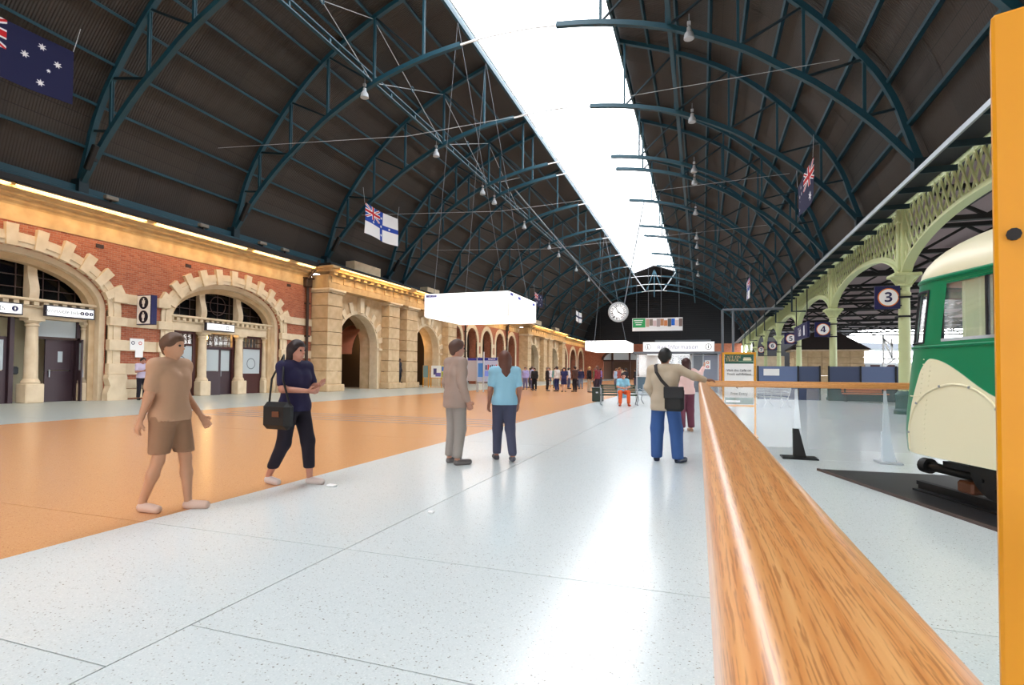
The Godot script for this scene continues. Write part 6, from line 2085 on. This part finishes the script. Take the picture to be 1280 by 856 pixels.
	inf.append([pel + hx * 0.07 * wd - Vector3(0, 0.12, 0), pel - hx * 0.07 * wd - Vector3(0, 0.12, 0), 0.145, 0.145])
	var stand := pel.y > 0.8
	nets(scale_all.call(inf + sleeves), cell, bl, sh, (pel.y - (0.17 if o.get("untucked", false) else 0.07)) * k if stand else -9.0)
	obj(o.get("top", "shirt"), sh, mat_of.call(o.shirt, 0.85), P)
	var tr := mb()
	var li := [[pel - hx * 0.068 * wd, pel + hx * 0.068 * wd, 0.126, 0.126], [pel - hx * 0.05 * wd + Vector3(0, 0.05, 0), pel + hx * 0.05 * wd + Vector3(0, 0.05, 0), 0.11, 0.11]]
	if o.get("skirt", false):
		var kn := (J.knee[0] + J.knee[1] as Vector3) * 0.5
		for q in [-1.0, 1.0]: li.append([pel + hx * 0.06 * q, kn + hx * 0.12 * q + Vector3(0, 0.04, 0), 0.13, 0.11])
	var ay: float = minf(J.ank[0].y, J.ank[1].y)
	var hem := -9.0
	if stand: hem = (J.knee[0].y + (0.06 if o.get("shorts", false) else 0.02)) * k if o.get("shorts", false) or o.get("skirt", false) else (lerpf(J.knee[0].y, ay, o.get("cuff", 0.9)) - 0.03) * k
	nets(scale_all.call(li + cloth_legs), cell, bl, tr, hem)
	obj("skirt" if o.get("skirt", false) else ("shorts" if o.get("shorts", false) else "trousers"), tr, mat_of.call(o.legs, 0.9), P)
	var fo := mb()
	var fb := []
	for b in feet: fb.append([b[0], b[1], b[2] + 0.014, b[3] + 0.012])
	nets(scale_all.call(fb), minf(cell, 0.025), 0.01, fo)
	obj("shoes", fo, mat_of.call(o.get("shoes", Color(0.05, 0.05, 0.06)), 0.5), P)
	var ha := mb()
	var hb := [[hed + Vector3(0, 0.035, 0) - fac * 0.035, hed + Vector3(0, 0.055, 0) - fac * 0.01, 0.092, 0.09], [hed - fac * 0.06 - Vector3(0, 0.04, 0), hed - fac * 0.05 + Vector3(0, 0.03, 0), 0.055, 0.075], [hed + Vector3(0, 0.085, 0) + fac * 0.055, hed + Vector3(0, 0.09, 0), 0.042, 0.052], [hed + fx * 0.075 + fac * 0.03 + Vector3(0, 0.06, 0), hed + fx * 0.07 - fac * 0.04 + Vector3(0, 0.0, 0), 0.026, 0.03], [hed - fx * 0.075 + fac * 0.03 + Vector3(0, 0.06, 0), hed - fx * 0.07 - fac * 0.04 + Vector3(0, 0.0, 0), 0.026, 0.03]]
	if o.get("longhair", false):
		for s in [-1.0, 1.0]: hb.append([hed + fx * 0.06 * s - fac * 0.03, nek + fx * 0.06 * s - fac * 0.06 - Vector3(0, 0.06, 0), 0.05, 0.035])
		hb.append([hed - fac * 0.06, nek - fac * 0.085 - Vector3(0, 0.1, 0), 0.06, 0.04])
	nets(scale_all.call(hb), minf(cell, 0.025), 0.012, ha)
	obj("hair", ha, mat_of.call(o.get("hair", Color(0.05, 0.04, 0.04)), 0.6), P)
	if cell < 0.03:
		for s in [-1.0, 1.0]:
			var eb := SphereMesh.new()
			eb.radius = 0.011 * k; eb.height = 0.022 * k; eb.radial_segments = 10; eb.rings = 6
			put("eye", eb, M.black, P, (hed + fac * 0.092 + fx * 0.032 * s + Vector3(0, 0.012, 0)) * k)
	return P

func build_people() -> void:
	# man with his hand on the handrail, seen from behind
	var m := person("man in beige shirt and blue jeans resting a hand on the handrail", Vector3(-0.51, 0, -8.45), PI - 0.12, {
		"h": 1.66, "wide": 1.16, "cell": 0.017, "shirt": Color(0.72, 0.66, 0.58), "legs": Color(0.20, 0.33, 0.55), "skin": Color(0.55, 0.37, 0.28), "hair": Color(0.045, 0.04, 0.045), "shoes": Color(0.10, 0.13, 0.22), "untucked": true, "flare": 0.018, "cuff": 1.0,
		"pose": {"sho": [Vector3(0.2, 1.40, -0.01), Vector3(-0.2, 1.41, 0)], "elb": [Vector3(0.27, 1.13, 0.03), Vector3(-0.42, 1.31, 0.02)], "wri": [Vector3(0.2, 0.95, 0.16), Vector3(-0.57, 1.255, 0.10)],
			"hip": [Vector3(0.10, 0.92, 0), Vector3(-0.10, 0.92, 0)], "knee": [Vector3(0.13, 0.5, 0.03), Vector3(-0.16, 0.5, 0.0)], "ank": [Vector3(0.13, 0.085, 0.0), Vector3(-0.19, 0.085, -0.04)], "toe": [Vector3(0.17, 0.035, 0.17), Vector3(-0.27, 0.035, 0.13)],
			"head": Vector3(0.01, 1.60, 0.03)},
		"hand_dir": [null, Vector3(-0.85, 0.02, 0.3)], "palm": [Vector3(-0.8, 0, 0.3), Vector3(0, -1, 0.1)], "curl": 0.45})
	# his shoulder bag
	var bg := thing("shoulder_bag", "black shoulder bag on the beige-shirted man's hip", "bag", Vector3(-0.51, 0, -8.45), PI - 0.12)
	obj("bag_body", one(Vector3(-0.17, 0.93, -0.235), Vector3(0.27, 0.34, 0.12), 0.04), M.black, bg)
	obj("bag_flap", one(Vector3(-0.17, 1.03, -0.30), Vector3(0.28, 0.17, 0.02), 0.008), M.dark, bg)
	var st := mb()
	var sp := [Vector3(-0.1, 1.08, -0.23), Vector3(0.02, 1.2, -0.20), Vector3(0.1, 1.32, -0.17), Vector3(0.13, 1.42, -0.08), Vector3(0.12, 1.44, 0.02), Vector3(0.05, 1.3, 0.17), Vector3(-0.15, 1.05, 0.16), Vector3(-0.25, 1.0, -0.12)]
	for i in sp.size() - 1: st.bar(sp[i], sp[i + 1], 0.045, 0.012, Vector3(0, 0.2, -1) if i < 3 else Vector3(0, 1, 0.2))
	obj("bag_strap", st, mat(Color(0.16, 0.14, 0.14), 0.8), bg)
	# woman beyond him
	person("woman with brown hair, pink top and plum trousers beyond the beige-shirted man", Vector3(-0.33, 0, -13.0), PI + 0.5, {
		"h": 1.64, "cell": 0.024, "shirt": Color(0.90, 0.76, 0.74), "legs": Color(0.40, 0.20, 0.27), "skin": Color(0.82, 0.62, 0.52), "hair": Color(0.22, 0.08, 0.06), "shoes": Color(0.62, 0.50, 0.42), "longhair": true, "sleeve": 1, "flare": 0.01,
		"pose": {"elb": [Vector3(0.36, 1.22, 0.08), Vector3(-0.42, 1.36, 0.12)], "wri": [Vector3(0.3, 1.1, 0.26), Vector3(-0.55, 1.52, 0.2)]}})
	# woman in navy walking with a bag
	person("woman with dark hair and navy top walking with a black bag at her side", Vector3(-4.42, 0, -5.15), PI * 0.5 - 0.1, {
		"h": 1.63, "cell": 0.017, "shirt": Color(0.10, 0.08, 0.24), "legs": Color(0.09, 0.07, 0.13), "skin": Color(0.72, 0.50, 0.42), "hair": Color(0.14, 0.06, 0.06), "shoes": Color(0.80, 0.74, 0.72), "longhair": true, "sleeve": 0, "cuff": 0.7,
		"pose": {"elb": [Vector3(0.24, 1.17, 0.06), Vector3(-0.24, 1.15, 0.05)], "wri": [Vector3(0.12, 1.2, 0.28), Vector3(-0.10, 1.13, 0.29)],
			"knee": [Vector3(0.10, 0.52, 0.12), Vector3(-0.10, 0.5, -0.06)], "ank": [Vector3(0.12, 0.085, 0.14), Vector3(-0.12, 0.1, -0.28)], "toe": [Vector3(0.13, 0.035, 0.32), Vector3(-0.13, 0.035, -0.12)]},
		"palm": [Vector3(-0.6, 0.7, 0), Vector3(0.6, 0.7, 0)], "curl": 0.7})
	var hb := thing("handbag", "black leather bag hanging beside the walking woman in navy", "bag", Vector3(-4.42, 0, -5.15), PI * 0.5 - 0.1)
	obj("bag_body", one(Vector3(-0.27, 0.80, 0.04), Vector3(0.14, 0.30, 0.40), 0.05), M.black, hb)
	obj("bag_clasp", one(Vector3(-0.345, 0.82, 0.08), Vector3(0.01, 0.06, 0.1)), M.bronze, hb)
	var hs := mb()
	hs.tube([Vector3(-0.27, 0.94, 0.2), Vector3(-0.27, 1.2, 0.1), Vector3(-0.17, 1.47, 0.0), Vector3(-0.26, 1.2, -0.08), Vector3(-0.27, 0.94, -0.1)], 0.012, 6)
	obj("bag_strap", hs, M.black, hb)
	# passers-by standing for the blurred figures
	person("person in brown shorts and pale sneakers on the orange paving edge", Vector3(-4.66, 0, -3.78), PI * 0.5 + 0.2, {
		"h": 1.62, "cell": 0.02, "shirt": Color(0.70, 0.55, 0.44), "legs": Color(0.58, 0.44, 0.34), "skin": Color(0.74, 0.55, 0.43), "hair": Color(0.36, 0.25, 0.18), "shoes": Color(0.80, 0.68, 0.62), "shorts": true, "sleeve": 0,
		"pose": {"knee": [Vector3(0.1, 0.5, 0.1), Vector3(-0.1, 0.5, -0.03)], "ank": [Vector3(0.11, 0.085, 0.13), Vector3(-0.11, 0.1, -0.18)], "toe": [Vector3(0.13, 0.035, 0.31), Vector3(-0.12, 0.035, -0.01)], "wri": [Vector3(0.25, 0.9, 0.15), Vector3(-0.25, 0.9, -0.1)]}})
	person("man in grey brown jacket standing left of the person in pale blue", Vector3(-3.3, 0, -7.1), 2.5, {
		"h": 1.74, "cell": 0.022, "shirt": Color(0.62, 0.54, 0.50), "legs": Color(0.58, 0.55, 0.53), "skin": Color(0.72, 0.52, 0.44), "hair": Color(0.32, 0.22, 0.18), "shoes": Color(0.4, 0.38, 0.38), "untucked": true})
	person("person in pale blue top and dark leggings walking on the pale floor", Vector3(-2.76, 0, -7.65), -2.6, {
		"h": 1.6, "cell": 0.022, "shirt": Color(0.55, 0.74, 0.83), "legs": Color(0.26, 0.27, 0.36), "skin": Color(0.62, 0.42, 0.34), "hair": Color(0.36, 0.2, 0.14), "shoes": Color(0.3, 0.3, 0.34), "longhair": true, "sleeve": 0,
		"pose": {"knee": [Vector3(0.09, 0.5, 0.1), Vector3(-0.09, 0.5, -0.02)], "ank": [Vector3(0.1, 0.085, 0.1), Vector3(-0.1, 0.1, -0.2)], "toe": [Vector3(0.11, 0.035, 0.27), Vector3(-0.11, 0.035, -0.04)]}})
	person("man in pale shirt and dark trousers reading against the brick pier", Vector3(-22.3, 0, -16.75), PI * 0.5 - 0.2, {
		"h": 1.78, "cell": 0.026, "shirt": Color(0.76, 0.72, 0.82), "legs": Color(0.10, 0.08, 0.13), "skin": Color(0.68, 0.48, 0.42), "hair": Color(0.10, 0.07, 0.07), "sleeve": 0,
		"pose": {"elb": [Vector3(0.24, 1.14, 0.04), Vector3(-0.24, 1.14, 0.04)], "wri": [Vector3(0.08, 1.18, 0.25), Vector3(-0.06, 1.18, 0.25)], "head": Vector3(0, 1.585, 0.06)}})
	person("dark suited figure standing in the niche of the first portal", Vector3(-22.15, 0.4, -37.3), PI * 0.5, {
		"h": 1.86, "cell": 0.03, "shirt": Color(0.12, 0.13, 0.18), "legs": Color(0.10, 0.10, 0.14), "skin": Color(0.45, 0.36, 0.32), "hair": Color(0.1, 0.08, 0.08)})
	# seated reader
	person("seated person in pale blue shirt and orange trousers on the green seat", Vector3(-3.0, 0, -22.35), 0.3, {
		"h": 1.7, "cell": 0.026, "shirt": Color(0.55, 0.78, 0.88), "legs": Color(0.85, 0.36, 0.16), "skin": Color(0.78, 0.56, 0.47), "hair": Color(0.12, 0.06, 0.08), "shoes": Color(0.75, 0.28, 0.12), "sleeve": 0,
		"pose": {"pelvis": Vector3(0, 0.56, -0.1), "hip": [Vector3(0.1, 0.53, -0.06), Vector3(-0.1, 0.53, -0.06)], "knee": [Vector3(0.16, 0.55, 0.36), Vector3(-0.16, 0.55, 0.36)], "ank": [Vector3(0.16, 0.1, 0.42), Vector3(-0.18, 0.1, 0.46)], "toe": [Vector3(0.18, 0.045, 0.6), Vector3(-0.24, 0.045, 0.64)],
			"chest": Vector3(0, 0.88, -0.03), "neck": Vector3(0, 1.06, 0.03), "head": Vector3(0, 1.2, 0.1), "sho": [Vector3(0.18, 1.01, 0), Vector3(-0.18, 1.01, 0)], "elb": [Vector3(0.24, 0.76, 0.1), Vector3(-0.24, 0.76, 0.1)], "wri": [Vector3(0.1, 0.72, 0.3), Vector3(-0.1, 0.72, 0.3)], "face": Vector3(0, -0.35, 1)}})
	# crowd in the middle distance
	var crowd := [
		["person in black vest over white shirt in the far crowd", -11.36, -37.8, Color(0.10, 0.09, 0.11), Color(0.06, 0.05, 0.07), Color(0.3, 0.16, 0.1), {}],
		["old man in long dark coat in the far crowd", -10.37, -37.67, Color(0.16, 0.12, 0.13), Color(0.14, 0.11, 0.12), Color(0.5, 0.42, 0.38), {"untucked": true}],
		["person in white top and blue jeans in the far crowd", -9.52, -37.09, Color(0.88, 0.86, 0.84), Color(0.12, 0.16, 0.36), Color(0.2, 0.12, 0.1), {}],
		["woman in navy dress in the far crowd", -8.85, -36.44, Color(0.14, 0.15, 0.34), Color(0.13, 0.14, 0.3), Color(0.14, 0.09, 0.08), {"skirt": true, "longhair": true, "sleeve": 0}],
		["person in white shirt behind the navy dress in the far crowd", -10.09, -43.1, Color(0.86, 0.86, 0.9), Color(0.3, 0.32, 0.45), Color(0.2, 0.14, 0.1), {}],
		["person in brown jacket and dark trousers in the far crowd", -8.2, -36.86, Color(0.30, 0.19, 0.16), Color(0.10, 0.08, 0.12), Color(0.24, 0.13, 0.1), {}],
		["person in navy jacket behind the brown jacket", -9.23, -43.7, Color(0.10, 0.11, 0.26), Color(0.45, 0.5, 0.6), Color(0.3, 0.2, 0.16), {}],
		["fair haired person in black and cream in the far crowd", -7.11, -36.35, Color(0.09, 0.08, 0.11), Color(0.66, 0.6, 0.52), Color(0.72, 0.55, 0.34), {}],
		["person in maroon top left of the waiting seats", -6.5, -36.0, Color(0.46, 0.14, 0.2), Color(0.2, 0.15, 0.2), Color(0.4, 0.25, 0.2), {"longhair": true}],
		["person in pale blue shirt behind the litter bin", -6.35, -44.0, Color(0.66, 0.78, 0.9), Color(0.4, 0.42, 0.5), Color(0.3, 0.2, 0.14), {}],
		["person in dusty red behind the seated reader", -5.9, -42.0, Color(0.62, 0.34, 0.32), Color(0.3, 0.24, 0.3), Color(0.5, 0.35, 0.2), {}],
		["dark haired person in black and orange beside the kiosk", -4.95, -38.3, Color(0.12, 0.08, 0.10), Color(0.75, 0.4, 0.28), Color(0.06, 0.04, 0.05), {"sleeve": 0}],
		["person in lavender shirt in front of the second portal", -12.6, -39.5, Color(0.66, 0.64, 0.84), Color(0.42, 0.42, 0.58), Color(0.4, 0.3, 0.28), {}],
		["second person in lavender shirt next to the black vest", -11.9, -39.0, Color(0.72, 0.72, 0.88), Color(0.36, 0.36, 0.5), Color(0.34, 0.24, 0.2), {}],
		["person in white and lilac far behind the crowd", -12.8, -52.0, Color(0.82, 0.78, 0.9), Color(0.4, 0.38, 0.5), Color(0.2, 0.15, 0.12), {}],
		["person in teal shirt behind the dark coat", -11.7, -45.0, Color(0.45, 0.66, 0.66), Color(0.3, 0.36, 0.42), Color(0.25, 0.18, 0.14), {}],
		["person in violet top far behind the fair haired person", -9.6, -55.0, Color(0.5, 0.45, 0.72), Color(0.2, 0.2, 0.32), Color(0.2, 0.14, 0.1), {}],
		["person in grey hoodie far left of the crowd", -13.6, -44.0, Color(0.5, 0.5, 0.55), Color(0.2, 0.2, 0.28), Color(0.2, 0.14, 0.1), {}],
		["person in white blouse and grey skirt behind the lavender shirts", -12.9, -47.5, Color(0.86, 0.84, 0.86), Color(0.4, 0.4, 0.46), Color(0.35, 0.22, 0.14), {"skirt": true, "longhair": true}],
		["person in royal blue jacket behind the white shirts", -10.9, -50.5, Color(0.16, 0.22, 0.55), Color(0.2, 0.2, 0.3), Color(0.15, 0.1, 0.08), {}],
		["person in olive coat between the navy jacket and the fair hair", -8.7, -47.0, Color(0.36, 0.36, 0.26), Color(0.18, 0.17, 0.2), Color(0.3, 0.2, 0.12), {}],
		["person in cream jumper right of the maroon top", -6.6, -48.5, Color(0.84, 0.78, 0.66), Color(0.3, 0.32, 0.44), Color(0.2, 0.12, 0.08), {"longhair": true}],
		["person in sky blue dress before the fanlight", -7.6, -52.0, Color(0.6, 0.75, 0.9), Color(0.55, 0.7, 0.86), Color(0.4, 0.26, 0.14), {"skirt": true, "longhair": true, "sleeve": 0}],
		["person in black jacket nearest the far kiosk corner", -5.6, -50.0, Color(0.08, 0.08, 0.1), Color(0.25, 0.25, 0.32), Color(0.1, 0.07, 0.06), {}],
		["person in pink top far behind the maroon one", -8.2, -56.0, Color(0.85, 0.6, 0.6), Color(0.35, 0.3, 0.4), Color(0.55, 0.4, 0.25), {"longhair": true}]]
	for i in crowd.size():
		var c: Array = crowd[i]
		var d: Dictionary = {"h": 1.62 + 0.14 * fmod(i * 0.37, 1.0), "cell": 0.034, "shirt": c[3], "legs": c[4], "hair": c[5], "group": "crowd in the middle distance"}
		d.merge(c[6])
		person(c[0], Vector3(c[1], 0, c[2]), fmod(i * 2.1, TAU), d)
